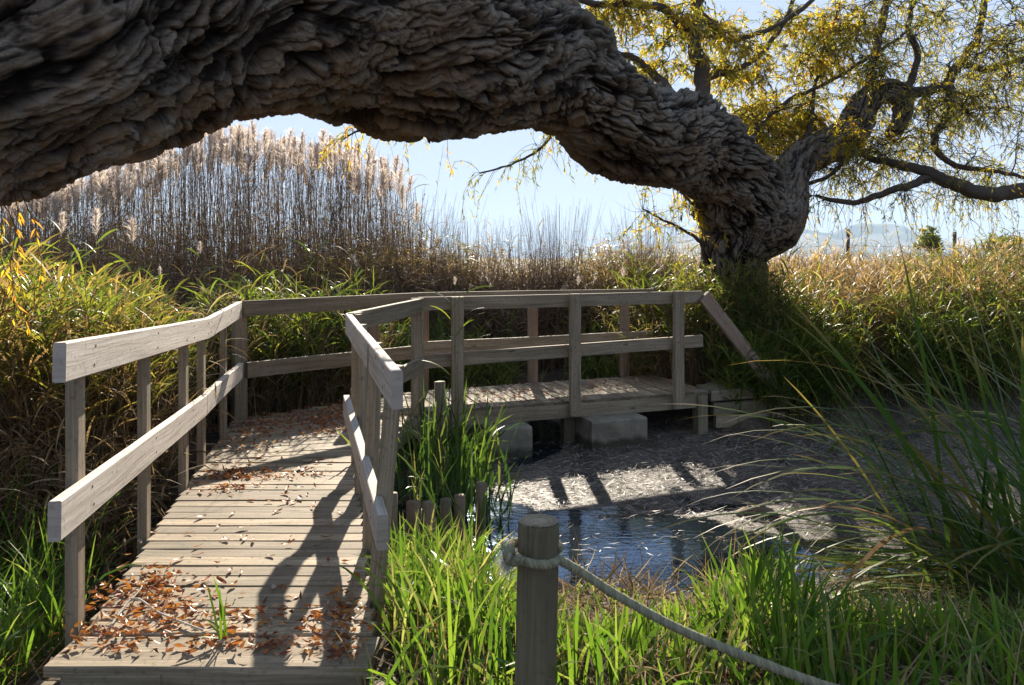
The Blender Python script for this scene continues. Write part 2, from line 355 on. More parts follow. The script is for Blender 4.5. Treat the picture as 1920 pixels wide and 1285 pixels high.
M['willow'] = leaf_mat('willow_leaf', G((.06, .07, .016), (.11, .12, .018), (.20, .18, .018), (.36, .27, .018), (.46, .30, .016), (.38, .17, .025)), trans=.6, tgain=1.5)
M['fallen'] = leaf_mat('fallen_leaf', G((.09, .03, .016), (.20, .055, .018), (.34, .10, .022), (.42, .17, .03), (.42, .30, .25), (.30, .22, .18)), trans=.25, rough=.5)
M['litter'] = leaf_mat('floating_litter', G((.06, .042, .028), (.20, .15, .115), (.34, .27, .22), (.50, .42, .36)), trans=.1, rough=.5, gloss=.35)

# ================================================================== GROUND, WATER, HILLS
WZ = -0.08                                   # water level
POND = np.array([(-1.3, 4.5), (-.5, 4.15), (.2, 3.95), (1.2, 3.9), (2.2, 3.55), (4, 3.4), (8, 3.3), (9, 7.6), (4, 8.0), (2.5, 7.75), (1.75, 8.1), (1.3, 8.7), (.95, 9.3), (-.5, 8.9), (-.9, 7.6), (-1.35, 6)])
def sdf(x, y, poly):                         # signed distance, negative inside
    P = np.stack([x, y], -1); d = np.full(x.shape, 1e9); ins = np.zeros(x.shape, bool)
    for a, b in zip(poly, np.roll(poly, -1, 0)):
        e = b - a; w_ = P - a; tt = np.clip((w_ @ e) / (e @ e), 0, 1)
        d = np.minimum(d, np.linalg.norm(w_ - tt[..., None] * e, axis=-1))
        c = (a[1] > P[..., 1]) != (b[1] > P[..., 1])
        with np.errstate(divide='ignore', invalid='ignore'):
            ins ^= c & (P[..., 0] < (b[0] - a[0]) * (P[..., 1] - a[1]) / (b[1] - a[1]) + a[0])
    return np.where(ins, -d, d)
def ground(x, y):
    x = np.asarray(x, float); y = np.asarray(y, float)
    far = (np.abs(x) > 14) | (y > 18) | (y < -4)
    d = np.where(far, 5., sdf(np.clip(x, -14, 14), np.clip(y, -4, 18), POND))
    d = d + .14 * fbm(np.stack([x * 1.6, y * 1.6, 0 * x], -1), 2, 3)
    h = -.5 + .62 * sstep(-.5, .38, d) + .10 * sstep(.3, 1.2, d)
    h += .12 * sstep(3.5, 2.6, y) * sstep(-.6, 0., x)
    h -= .22 * sstep(1.1, 0, np.hypot((x + 2.2) / 1.0, (y - 3.9) / 1.6))
    h += .035 * fbm(np.stack([x * 4, y * 4, 0 * x], -1), 3, 9) * np.where(far, 0, 1)
    return h + .35 * sstep(8.6, 12, y) * sstep(.8, 3.5, x) + .2 * sstep(9, 14, y) * sstep(.8, -2, x)
def grid_axis(lo, hi, st, far0, far1):
    a = list(np.arange(lo, hi, st)); g = st
    while a[-1] < far1: g *= 1.22; a.append(a[-1] + g)
    g = st; b = []; v = lo
    while v > far0: g *= 1.22; v -= g; b.append(v)
    return np.array(b[::-1] + a)
gx = grid_axis(-8, 9, .09, -3500, 3500); gy = grid_axis(1.2, 13, .09, -200, 3300)
X, Y = np.meshgrid(gx, gy); Z = ground(X, Y)
Z = Z - .55 * sstep(60, 300, Y)
i = np.arange(len(gy) - 1)[:, None] * len(gx) + np.arange(len(gx) - 1)[None]
m_, t, out = mat('ground'); geo = nd(t, 'NewGeometry').outputs['Position']
n = nd(t, 'TexNoise', i_Vector=geo, i_Scale=14., i_Detail=7., i_Roughness=.7).outputs[0]
n0 = nd(t, 'TexNoise', i_Vector=geo, i_Scale=2., i_Detail=4.).outputs[0]
c = ramp(t, mth(t, 'ADD', mth(t, 'MULTIPLY', n, .6), mth(t, 'MULTIPLY', n0, .4)), [(.38, (.03, .022, .015)), (.5, (.06, .043, .027)), (.62, (.13, .10, .065))])
mp = nd(t, 'Mapping', i_Vector=geo); mp.inputs['Scale'].default_value = (.004, .03, 1)
nf = nd(t, 'TexNoise', i_Vector=mp.outputs[0], i_Scale=1., i_Detail=4.).outputs[0]
fc = ramp(t, nf, [(.35, (.07, .075, .045)), (.5, (.14, .12, .08)), (.65, (.20, .17, .12))])
yy = nd(t, 'SeparateXYZ', i_0=geo).outputs[1]
c = mixc(t, nd(t, 'MapRange', i_0=yy, i_1=14., i_2=22.).outputs[0], c, fc)
b = nd(t, 'Bump', i_Strength=.6, i_Distance=.03, i_Height=n)
p = nd(t, 'BsdfPrincipled', i_Base_Color=c, i_Roughness=.95, i_Normal=b.outputs[0]); t.links.new(p.outputs[0], out.inputs[0])
M['ground'] = m_
tag(MB().add(np.stack([X, Y, Z], -1), np.stack([i, i + 1, i + 1 + len(gx), i + len(gx)], -1).reshape(-1, 4)).build('ground', m_), kind='structure')

def openw(x, y):                             # 1 where the water is clear of floating litter
    o = 0 * x
    for cx, cy, rx, ry in ((.72, 4.72, .95, .62), (1.35, 4.6, .55, .33), (-.35, 5.0, .6, .85), (.05, 4.95, .4, .4), (.22, 7.75, .32, .95), (2.25, 4.5, .38, .13), (1.75, 3.95, .35, .13), (-.9, 4.9, .5, .6), (.35, 5.35, .25, .12)):
        o = np.maximum(o, 1.25 - np.hypot((x - cx) / rx, (y - cy) / ry))
    nn = fbm(np.stack([x * 3, y * 4, 0 * x], -1), 4, 21)
    return sstep(.05, .35, o + .42 * nn)
wx = np.arange(-3, 12.5, .05); wy = np.arange(3.0, 10, .05); X, Y = np.meshgrid(wx, wy)
i = np.arange(len(wy) - 1)[:, None] * len(wx) + np.arange(len(wx) - 1)[None]
m_, t, out = mat('pond_water'); geo = nd(t, 'NewGeometry').outputs['Position']
ow = attr(t, 't')
fn = nd(t, 'TexNoise', i_Vector=geo, i_Scale=26., i_Detail=6., i_Roughness=.75).outputs[0]
mk = nd(t, 'MapRange', i_0=mth(t, 'SUBTRACT', ow, mth(t, 'MULTIPLY', mth(t, 'SUBTRACT', fn, .5), 2.4)), i_1=.35, i_2=.6).outputs[0]
mpp = nd(t, 'Mapping', i_Vector=geo); mpp.inputs['Scale'].default_value = (1., 2.4, 1.)
wv = nd(t, 'TexNoise', i_Vector=mpp.outputs[0], i_Scale=9., i_Detail=3.).outputs[0]
bw = nd(t, 'Bump', i_Strength=.10, i_Distance=.02, i_Height=wv)
wat = nd(t, 'BsdfPrincipled', i_Base_Color=(.010, .014, .018, 1), i_Roughness=.05, i_Normal=bw.outputs[0]); wat.inputs['IOR'].default_value = 2.6; wat.inputs['Specular Tint'].default_value = (.34, .62, 1, 1)  # blue sky reflection painted in: tinted specular, index well above real water
sc_ = nd(t, 'TexNoise', i_Vector=geo, i_Scale=70., i_Detail=7., i_Roughness=.75).outputs[0]
sc2 = nd(t, 'TexNoise', i_Vector=geo, i_Scale=2.2, i_Detail=5.).outputs[0]
lc = ramp(t, mth(t, 'ADD', mth(t, 'MULTIPLY', sc_, .6), mth(t, 'MULTIPLY', sc2, .4)), [(.42, (.018, .013, .009)), (.52, (.075, .055, .04)), (.68, (.24, .185, .145))])
bl = nd(t, 'Bump', i_Strength=1., i_Distance=.015, i_Height=sc_)
lit = nd(t, 'BsdfPrincipled', i_Base_Color=lc, i_Roughness=.62, i_Normal=bl.outputs[0])
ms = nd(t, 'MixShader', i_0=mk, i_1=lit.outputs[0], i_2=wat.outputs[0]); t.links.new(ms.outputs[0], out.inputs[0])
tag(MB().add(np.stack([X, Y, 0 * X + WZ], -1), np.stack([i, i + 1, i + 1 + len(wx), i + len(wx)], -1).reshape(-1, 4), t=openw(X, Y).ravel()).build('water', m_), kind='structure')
# slivers of dead reed and leaves afloat
K = 70000
x = R.uniform(-1, 5.5, K); y = R.uniform(3.7, 8.9, K); y = 3.7 + (y - 3.7) ** 1.0
keep = (sdf(x, y, POND) < .1) & ((R.rand(K) > openw(x, y) * 1.02) | (R.rand(K) < .06))
x, y = x[keep], y[keep]; K = len(x)
mb = MB(); az = R.uniform(0, 6.28, K); L = R.gamma(3., .016, K) + .015
az = np.where(R.rand(K) < .5, R.normal(0, .5, K), az)
ribbons(mb, np.stack([x, y, R.uniform(WZ + .003, WZ + .02, K)], -1), az, L, R.uniform(.002, .0065, K), R.normal(1.54, .16, K), R.normal(0, .3, K), seg=2, twist=R.normal(0, .35, K), shape=1)
tag(mb.build('floating_litter', M['litter']), 'pale slivers of dead reed and leaf floating in a mat on the pond', 'floating litter', kind='stuff')

# mountains
RX = np.array([-900, 900, 1060, 1100, 1150, 1215, 1250, 1275, 1300, 1330, 1400, 1450, 1480, 1500, 1520, 1540, 1560, 1580, 1600, 1615, 1640, 1670, 1695, 1715, 1735, 1760, 1800, 1840, 1870, 1900, 1960, 2100, 2400, 3200])
RY = np.array([482, 482, 480, 472, 463, 457, 450, 438, 432, 428, 427, 430, 433, 426, 428, 433, 434, 428, 419, 415, 418, 417, 421, 434, 440, 455, 462, 452, 445, 447, 440, 430, 425, 440])
D0 = 3000.
mx = np.arange(-1900, 3600, 14.); my = np.linspace(-500, 900, 60)
X, Y = np.meshgrid(mx, my); pxx = 960 + F * X / D0
hh = (HOR - np.interp(pxx, RX, RY)) / F * D0
nz = fbm(np.stack([X / 170, Y / 170, 0 * X], -1), 5, 31); ridge = 1 - np.abs(fbm(np.stack([X / 120, Y / 260, 0 * X + 4], -1), 4, 44)) * 1.4
prof = np.clip(1 - np.abs(Y) / np.where(Y < 0, 480, 900), 0, 1) ** .8
Z = hh * prof * (1 - (1 - ridge) * .35 * np.clip(np.abs(Y) / 60, 0, 1)) + nz * 5 * np.clip(hh / 40, 0, 1) - 4
i = np.arange(len(my) - 1)[:, None] * len(mx) + np.arange(len(mx) - 1)[None]
M['hill'] = plain_mat('hillside', (.035, .045, .03), (.11, .10, .075), .02, bump=.2, bd=2.)
tag(MB().add(np.stack([X, Y + D0, Z], -1), np.stack([i, i + 1, i + 1 + len(mx), i + len(mx)], -1).reshape(-1, 4)).build('hills', M['hill']), kind='structure')
# haze
hb = MB(); 
V = [(a, b, c) for a in (-4500, 4500) for b in (-290, 4300) for c in (-6, 260)]
hb.add(V, np.array([(0, 1, 3, 2), (4, 6, 7, 5), (0, 4, 5, 1), (2, 3, 7, 6), (0, 2, 6, 4), (1, 5, 7, 3)]))
m_, t, out = mat('haze_air'); vo = nd(t, 'VolumePrincipled'); vo.inputs['Color'].default_value = (.62, .80, 1, 1); vo.inputs['Density'].default_value = .00028
vo.inputs['Anisotropy'].default_value = 0.
t.links.new(vo.outputs[0], out.inputs['Volume'])
HAZE = True
if HAZE: tag(hb.build('haze', m_, smooth=False), 'pale blue haze over the plain and the far mountains', 'haze', kind='stuff')

# ================================================================== FOOTBRIDGE
bridge = empty('footbridge', (0, 5, 0.3), 'weathered timber footbridge with board railings turning right across the pond', 'footbridge')
dz = lambda y: .41 - .05 * min(1, max(0, (y - 2.5) / 3))
def planks(mb, poly, dr, pitch, zoff=0, gap=.008, th=.03, jit=.008, origin=0.):
    poly = np.array(poly); d = np.array(dr, float); d /= np.linalg.norm(d); n_ = np.array((-d[1], d[0]))
    q = poly @ n_; lo = q.min() + origin
    while lo < q.max() - .02:
        c = lo + pitch / 2; pts = []
        for a, b in zip(poly, np.roll(poly, -1, 0)):
            qa, qb = a @ n_ - c, b @ n_ - c
            if qa * qb < 0: f = qa / (qa - qb); pts.append((a + (b - a) * f) @ d)
        if len(pts) >= 2:
            a, b = min(pts) - rnd.uniform(0, jit), max(pts) + rnd.uniform(0, jit)
            if b - a > .08:
                A = d * a + n_ * c; B = d * b + n_ * c
                z = -th / 2 + rnd.uniform(-.006, .002)
                prism(mb, (A[0], A[1], dz(A[1]) + z + zoff), (B[0], B[1], dz(B[1]) + z + zoff), pitch - gap, th, seg=8, ch=.005, warp=.0011)
        lo += pitch
mb = MB()
planks(mb, [(-1.545, 2.70), (-.50, 2.70), (-1.10, 5.2), (-2.14, 5.2)], (1, 0), .105)
prism(mb, (-1.56, 2.585, dz(2.6) - .02), (-.475, 2.585, dz(2.6) - .02), .20, .038, seg=8, rn=.5)
planks(mb, [(-2.14, 5.21), (-1.10, 5.21), (-.85, 6.80), (-.97, 7.9), (-2.42, 6.48)], (1, .25), .105)
planks(mb, [(-.84, 6.83), (2.09, 7.9), (1.70, 8.98), (-.95, 7.93)], (-.32, .95), .105)
mb.build('deck', M['deck'], bridge, smooth=False)
mb = MB(); prism(mb, (-1.62, 2.43, .30), (-.42, 2.43, .30), .26, .045, seg=8, rn=.35); mb.build('step', M['deck'], bridge, smooth=False)
# joists and fascias
def part(name, p0, p1, wd, ht, m='wood', up=(0, 0, 1), rn=None, seg=8, warp=.0012, ch=.004):
    b = MB(); prism(b, p0, p1, wd, ht, up, rn=rn, seg=seg, warp=warp, ch=ch); return b.build(name, M[m], bridge, smooth=False)
part('beam', (-1.50, 2.72, .30), (-2.36, 6.45, .26), .045, .14); part('beam', (-.53, 2.6, .30), (-1.09, 5.15, .26), .045, .15)
part('beam', (-1.5, 2.50, .31), (-.5, 2.50, .31), .04, .14, rn=.1)
part('beam', (-1.08, 5.2, .26), (-.86, 6.80, .26), .045, .14)
part('fascia', (-.86, 6.845, .262), (.60, 7.36, .262), .035, .135, rn=.35); part('fascia', (.605, 7.363, .262), (2.04, 7.872, .262), .035, .135, rn=.45)
part('beam', (-.95, 7.95, .26), (1.70, 8.95, .26), .045, .135, rn=.3); part('beam', (-2.4, 6.5, .26), (-.97, 7.93, .26), .045, .135, rn=.3)
# railing boards: given by the top edge
def rail(a, b, ht=.135, th=.042, m='wood', rn=None): 
    return part('rail', (a[0], a[1], a[2] - ht / 2), (b[0], b[1], b[2] - ht / 2), th, ht, m, rn=rn)
def post(x, y, z0, z1, ang=0., wx_=.07, wy_=.095, m='wood', rn=None, top=None):
    tx, ty = top if top else (x, y)
    return part('post', (x, y, z0), (tx, ty, z1), wx_, wy_, m, up=(math.sin(ang) * -1, math.cos(ang), 0), rn=rn)
A0, A1, A2 = (-1.528, 2.52, 1.482), (-2.045, 5.00, 1.363), (-2.32, 6.35, 1.395)
rail(A0, A1, m='pale', rn=.62); rail(A1, A2, m='pale', rn=.55)
rail((-1.532, 2.50, .953), (-2.035, 4.93, .862), m='pale', rn=.6, ht=.135); rail((-2.037, 4.94, .864), (-2.32, 6.38, .87), m='pale', rn=.5)
a1 = math.atan2(.41, 2.26)
for yy_, zt, zb in ((2.80, 1.455, .15), (3.69, 1.42, .1), (4.52, 1.385, .05), (5.03, 1.36, .05), (5.85, 1.38, .05)):
    xx = -1.59 - (yy_ - 2.79) * .205 - .045
    post(xx, yy_, zb, zt - .012, a1, .045, .07 if yy_ > 3 else .075, rn=.5)
post(-2.38, 6.52, -.1, 1.38, .6, .11, .11, rn=.42)
K0, K1 = (-.94, 7.90, 1.40), (1.67, 8.94, 1.395)                # back railing kink and end
rail((-2.32, 6.45, 1.395), K0, m='wood', rn=.3); rail((K0[0], K0[1], 1.40), K1, m='wood', rn=.35)
rail((-2.30, 6.47, .86), (-1.0, 7.80, .85), rn=.35); rail((-1.02, 7.80, .885), (1.66, 8.87, .90), rn=.62)
for x_, y_, r_ in ((-1.40, 7.56, .5), (-.95, 8.02, .45), (.235, 8.47, .5), (1.34, 8.90, .5)):
    post(x_, y_, -.2, 1.26 if r_ == .5 else 1.30, .37, .10, .07, m='red', rn=r_)
part('brace', (1.66, 8.96, 1.36), (2.75, 9.38, .40), .05, .15, 'red', rn=.35)
# near railing on the pond side
I0, I1, I2 = (-.418, 2.72, 1.356), (-1.13, 5.16, 1.385), (-.835, 6.80, 1.395)
rail(I0, I1, m='pale', rn=.35, ht=.14); rail(I1, I2, rn=.3)
rail((-.475, 2.74, .825), (-1.12, 5.05, .84), m='pale', rn=.25, ht=.13)
rail((-1.10, 5.16, .86), (-.82, 6.80, .86), rn=.25)
R0, R1 = (-.86, 6.86, 1.405), (2.0, 7.86, 1.418)
rail(R0, R1, rn=.42, ht=.125); rail((-.86, 6.86, .87), (2.0, 7.86, .955), rn=.38, ht=.125)
post(-.58, 3.0, 0, 1.335, -a1, .05, .075, rn=.5, top=(-.468, 3.0))
for y_, z0, zt, lean in ((3.58, .0, 1.36, .03), (4.45, -.1, 1.37, .0), (5.12, -.3, 1.38, .0)):
    xb = -.475 - (y_ - 2.79) * .245 - .018
    post(xb - .005, y_, z0, zt, -a1, .05, .075, rn=.5, top=(xb + lean, y_))
part('bracket', (-1.10, 5.10, 1.375), (-1.06, 5.22, 1.375), .05, .03, rn=.9)
un = np.array((.944, .33)); nn_ = np.array((-.33, .944))
for px_, yb, zt, zb in ((783, 6.80, 1.40, .14), (858, 6.93, 1.405, .21), (1078, 7.31, 1.415, .225), (1272, 7.70, 1.425, .215)):
    x_ = (px_ - 960) / F * yb; post(x_, yb - .01, zb, zt, .337, .11, .055, rn=.5)
part('brace', (2.0, 7.80, 1.37), (2.98, 8.12, .18), .05, .14, 'red', rn=.55)
post(2.03, 8.02, -.3, .40, .337, .08, .08, 'green', rn=.3); post(2.0, 9.0, .1, 1.0, .337, .10, .07, rn=.3)
post(.56, 7.50, -.5, .20, .337, .12, .1, 'green', rn=.1); post(1.98, 7.86, -.4, .33, .337, .12, .11, 'green', rn=.6)
def block(name, x0, y0, ang, wd, dp, z0, z1):
    b = MB(); c_, s_ = math.cos(ang), math.sin(ang); n1, n2, n3 = 9, 7, 6
    prism(b, (x0, y0, (z0 + z1) / 2), (x0 + wd * c_, y0 + wd * s_, (z0 + z1) / 2), dp, z1 - z0, seg=14, ch=.018, warp=.002)
    return b.build(name, M['concrete'], bridge, smooth=False)
block('pier', -.29, 7.02, .34, .42, .5, -.5, .20); block('pier', .68, 7.37, .34, .60, .5, -.5, .20)
# bolts on the near railing posts
for px_, yb in ((858, 6.89), (1078, 7.27), (1272, 7.66)):
    for z_ in (1.36, .90, .27):
        x_ = (px_ - 960) / F * yb
        b = MB(); tube(b, [(x_, yb - .036, z_), (x_, yb - .022, z_)], .009, 6); b.build('bolt', M['concrete'], bridge)

# timber steps at the far end of the bridge
st = empty('timber_steps', (2.5, 8.2, .1), 'grey timber retaining boards stepping down to the pond at the far end of the footbridge', 'steps')
for k, (x0, y0, x1, y1, z, h_) in enumerate(((2.1, 7.93, 2.6, 8.1, .30, .11), (2.12, 7.90, 2.75, 8.1, .17, .12), (2.15, 7.92, 2.95, 8.12, .03, .13), (2.1, 8.0, 2.6, 8.75, .34, .04))):
    b = MB(); prism(b, (x0, y0, z), (x1, y1, z), .06 if k < 3 else .3, h_, seg=6, rn=.2 + .2 * k); b.build('board', M['wood' if k % 2 == 0 else 'green'], st, smooth=False)

# stumps of old piles standing in the water
def pile(px, ytop, Y_, wpx, label, lean=0., m='wood'):
    p = W(px, ytop, Y_); r_ = wpx / F * Y_ / 2; b = MB()
    tube(b, [(p[0] - lean, Y_, -.5), (p[0] - lean * .3, Y_, p[2] * .5), (p[0], Y_, p[2])], r_, 14, rn=R.rand(), disp=lambda s, ph, r: r * .12 * fbm(np.stack([np.cos(ph) * 3, np.sin(ph) * 3, s * .8], -1), 3, int(px)))
    o = b.build('pile_stump', M[m], org=(p[0], Y_, -.5)); tag(o, label, 'pile', 'old pile stumps beside the boardwalk')
pile(736, 925, 4.35, 19, 'short thick pile stump nearest the boardwalk railing'); pile(775, 941, 4.55, 26, 'low round pile stump, leftmost of the low row', m='red')
pile(803, 942, 4.6, 25, 'low round pile stump, second of the low row'); pile(836, 936, 4.7, 21, 'pale topped pile stump, third of the low row', m='green')
pile(862, 929, 4.8, 22, 'pile stump at the right end of the low row', m='red'); pile(902, 906, 4.9, 20, 'tall square pile stump standing alone in the water', .01)
pile(824, 716, 6.35, 20, 'leaning stake in front of the footbridge deck', -.06)

c_ = W(1412, 962, 5.35); b = MB(); tube(b, spline([c_ + (-.12, .02, -.02), c_ + (0, 0, .015), c_ + (.1, -.02, .01), c_ + (.2, .0, -.03)], 20), np.array([.012, .022, .03, .034, .036, .036, .034, .034, .033, .032, .031, .03, .03, .028, .026, .024, .022, .018, .014, .008]), 12, disp=lambda s, p_, r: r * .5 * fbm(np.stack([np.cos(p_) * 2, np.sin(p_) * 2, s * 20], -1), 3, 8))
tag(b.build('driftwood', M['red'], org=c_), 'short dark lump of driftwood floating among the railing shadows', 'driftwood')
# ================================================================== ROPE POST
Yp = 2.1; c0 = W(1010, 977, Yp)
bol = empty('rope_post', (c0[0], Yp, .2), 'round greenish timber post with a rope tied below its flat top', 'post')
def crk(s, ph, r):
    g = 0
    for a, wdt, dp in ((-2.0, .05, .008), (-1.35, .035, .011), (-.75, .03, .007), (1., .05, .01), (2.4, .04, .009)):
        dd = np.angle(np.exp(1j * (ph - a - .06 * vnoise(np.stack([s * 5, 0 * s, 0 * s + a], -1)))))
        g = g - dp * np.exp(-(dd / wdt) ** 2) * sstep(-.3, .2, vnoise(np.stack([s * 2.2 + a * 9, 0 * s, 0 * s], -1)) + .25)
    return g + r * .035 * fbm(np.stack([np.cos(ph) * 6, np.sin(ph) * 6, s * 1.5], -1), 4, 2)
b = MB(); zs = np.linspace(-.15, c0[2], 90); C = np.stack([c0[0] - .02 * (c0[2] - zs), 0 * zs + Yp, zs], -1)
rr_ = .0585 * np.ones(90); rr_[-1] = .0555
tube(b, C, rr_, 140, rn=.35, disp=crk, cap=False); b.build('shaft', M['green'], bol)
b = MB(); ph = np.linspace(0, 2 * np.pi, 140, endpoint=False); rg = np.linspace(0, 1, 14)[1:]
edge = .0555 + crk(np.full(140, 1.18), ph, np.full(140, .0555))
V = [(c0[0], Yp, c0[2] + .002)] + [(c0[0] + math.cos(p_) * e_ * g_, Yp + math.sin(p_) * e_ * g_, c0[2] + .0015 * math.sin(40 * g_)) for g_ in rg for p_, e_ in zip(ph, edge)]
fs = [np.array([(0, 1 + j, 1 + (j + 1) % 140) for j in range(140)]), np.array([(1 + q * 140 + j, 1 + (q + 1) * 140 + j, 1 + (q + 1) * 140 + (j + 1) % 140, 1 + q * 140 + (j + 1) % 140) for q in range(12) for j in range(140)])]
V = np.array(V); b.add(V, fs, rnd=.7, uu=np.hypot(V[:, 0] - c0[0], V[:, 1] - Yp) * 1.5, vv=np.hypot(V[:, 0] - c0[0], V[:, 1] - Yp) * 2); b.build('end_grain', M['wood'], bol)
b = MB(); leaves(b, np.array([(c0[0] - .012, Yp - .03, c0[2] + .006)]), np.array([(.35, -1, .05)]), .035, .012, rn=np.array([.9]))
tag(b.build('willow_leaf', M['fallen'], org=(c0[0], Yp, c0[2])), 'pale dead leaf lying on top of the rope post', 'leaf')

rope = empty('rope', (c0[0], Yp, .9), 'thick grey green twisted rope looped round the post and sagging to the lower right', 'rope')
def strands(C, rad, turns, name, n=420):
    C = spline(C, n); T, N, B = frames(C); s = np.concatenate([[0], np.cumsum(np.linalg.norm(np.diff(C, axis=0), axis=1))]); b = MB()
    for k in range(3):
        a = s * turns * 2 * np.pi + k * 2.094
        tube(b, C + (N * np.cos(a)[:, None] + B * np.sin(a)[:, None]) * rad * .5, rad * .58, 8, rn=.3 + .2 * k, disp=lambda s_, p_, r_: r_ * .12 * vnoise(np.stack([s_ * 90, p_ * 4, s_ * 0 + k], -1)))
    # stray fibres
    q = R.randint(0, n, 500); ph_ = R.uniform(0, 6.28, 500)
    base = C[q] + (N[q] * np.cos(ph_)[:, None] + B[q] * np.sin(ph_)[:, None]) * rad * .9
    ribbons(b, base, R.uniform(0, 6.28, 500), R.uniform(.004, .012, 500), .0009, R.uniform(.3, 2.5, 500), .8, seg=2)
    return b.build(name, M['rope'], rope)
zr = W(1010, 1045, Yp)[2]
loop = [(c0[0] - .012 + .070 * math.cos(a), Yp + .070 * math.sin(a), zr + .014 - .012 * math.cos(a + .4) ) for a in np.linspace(math.pi * .92, math.pi * 2.0 + .1, 9)]
strands(loop[:-1] + [(c0[0] + .064, Yp - .02, zr - .004), W(1085, 1070, 2.08), W(1150, 1112, 2.06), W(1270, 1178, 2.02), W(1400, 1232, 1.98), W(1560, 1290, 1.94), W(1800, 1350, 1.9)], .0125, 28, 'line', 520)
strands([(c0[0] - .012 + .070 * math.cos(a), Yp + .070 * math.sin(a), zr + .03 - .01 * math.sin(a)) for a in np.linspace(-.3, math.pi * 1.02, 8)] + [W(957, 1032, 2.06)], .0125, 28, 'loop', 200)
strands([W(957, 1030, 2.05), W(951, 1042, 2.02), W(962, 1054, 2.03), W(975, 1048, 2.0)], .0125, 28, 'knot', 60)
b = MB(); K = 260; p0 = W(955, 1046, 2.04)
ribbons(b, p0 + R.normal(0, .006, (K, 3)), R.uniform(2.2, 4.4, K), R.uniform(.025, .06, K), .0014, R.uniform(1.6, 2.9, K), R.uniform(-.2, .9, K), seg=3)
b.build('frayed_end', M['fray'], rope)

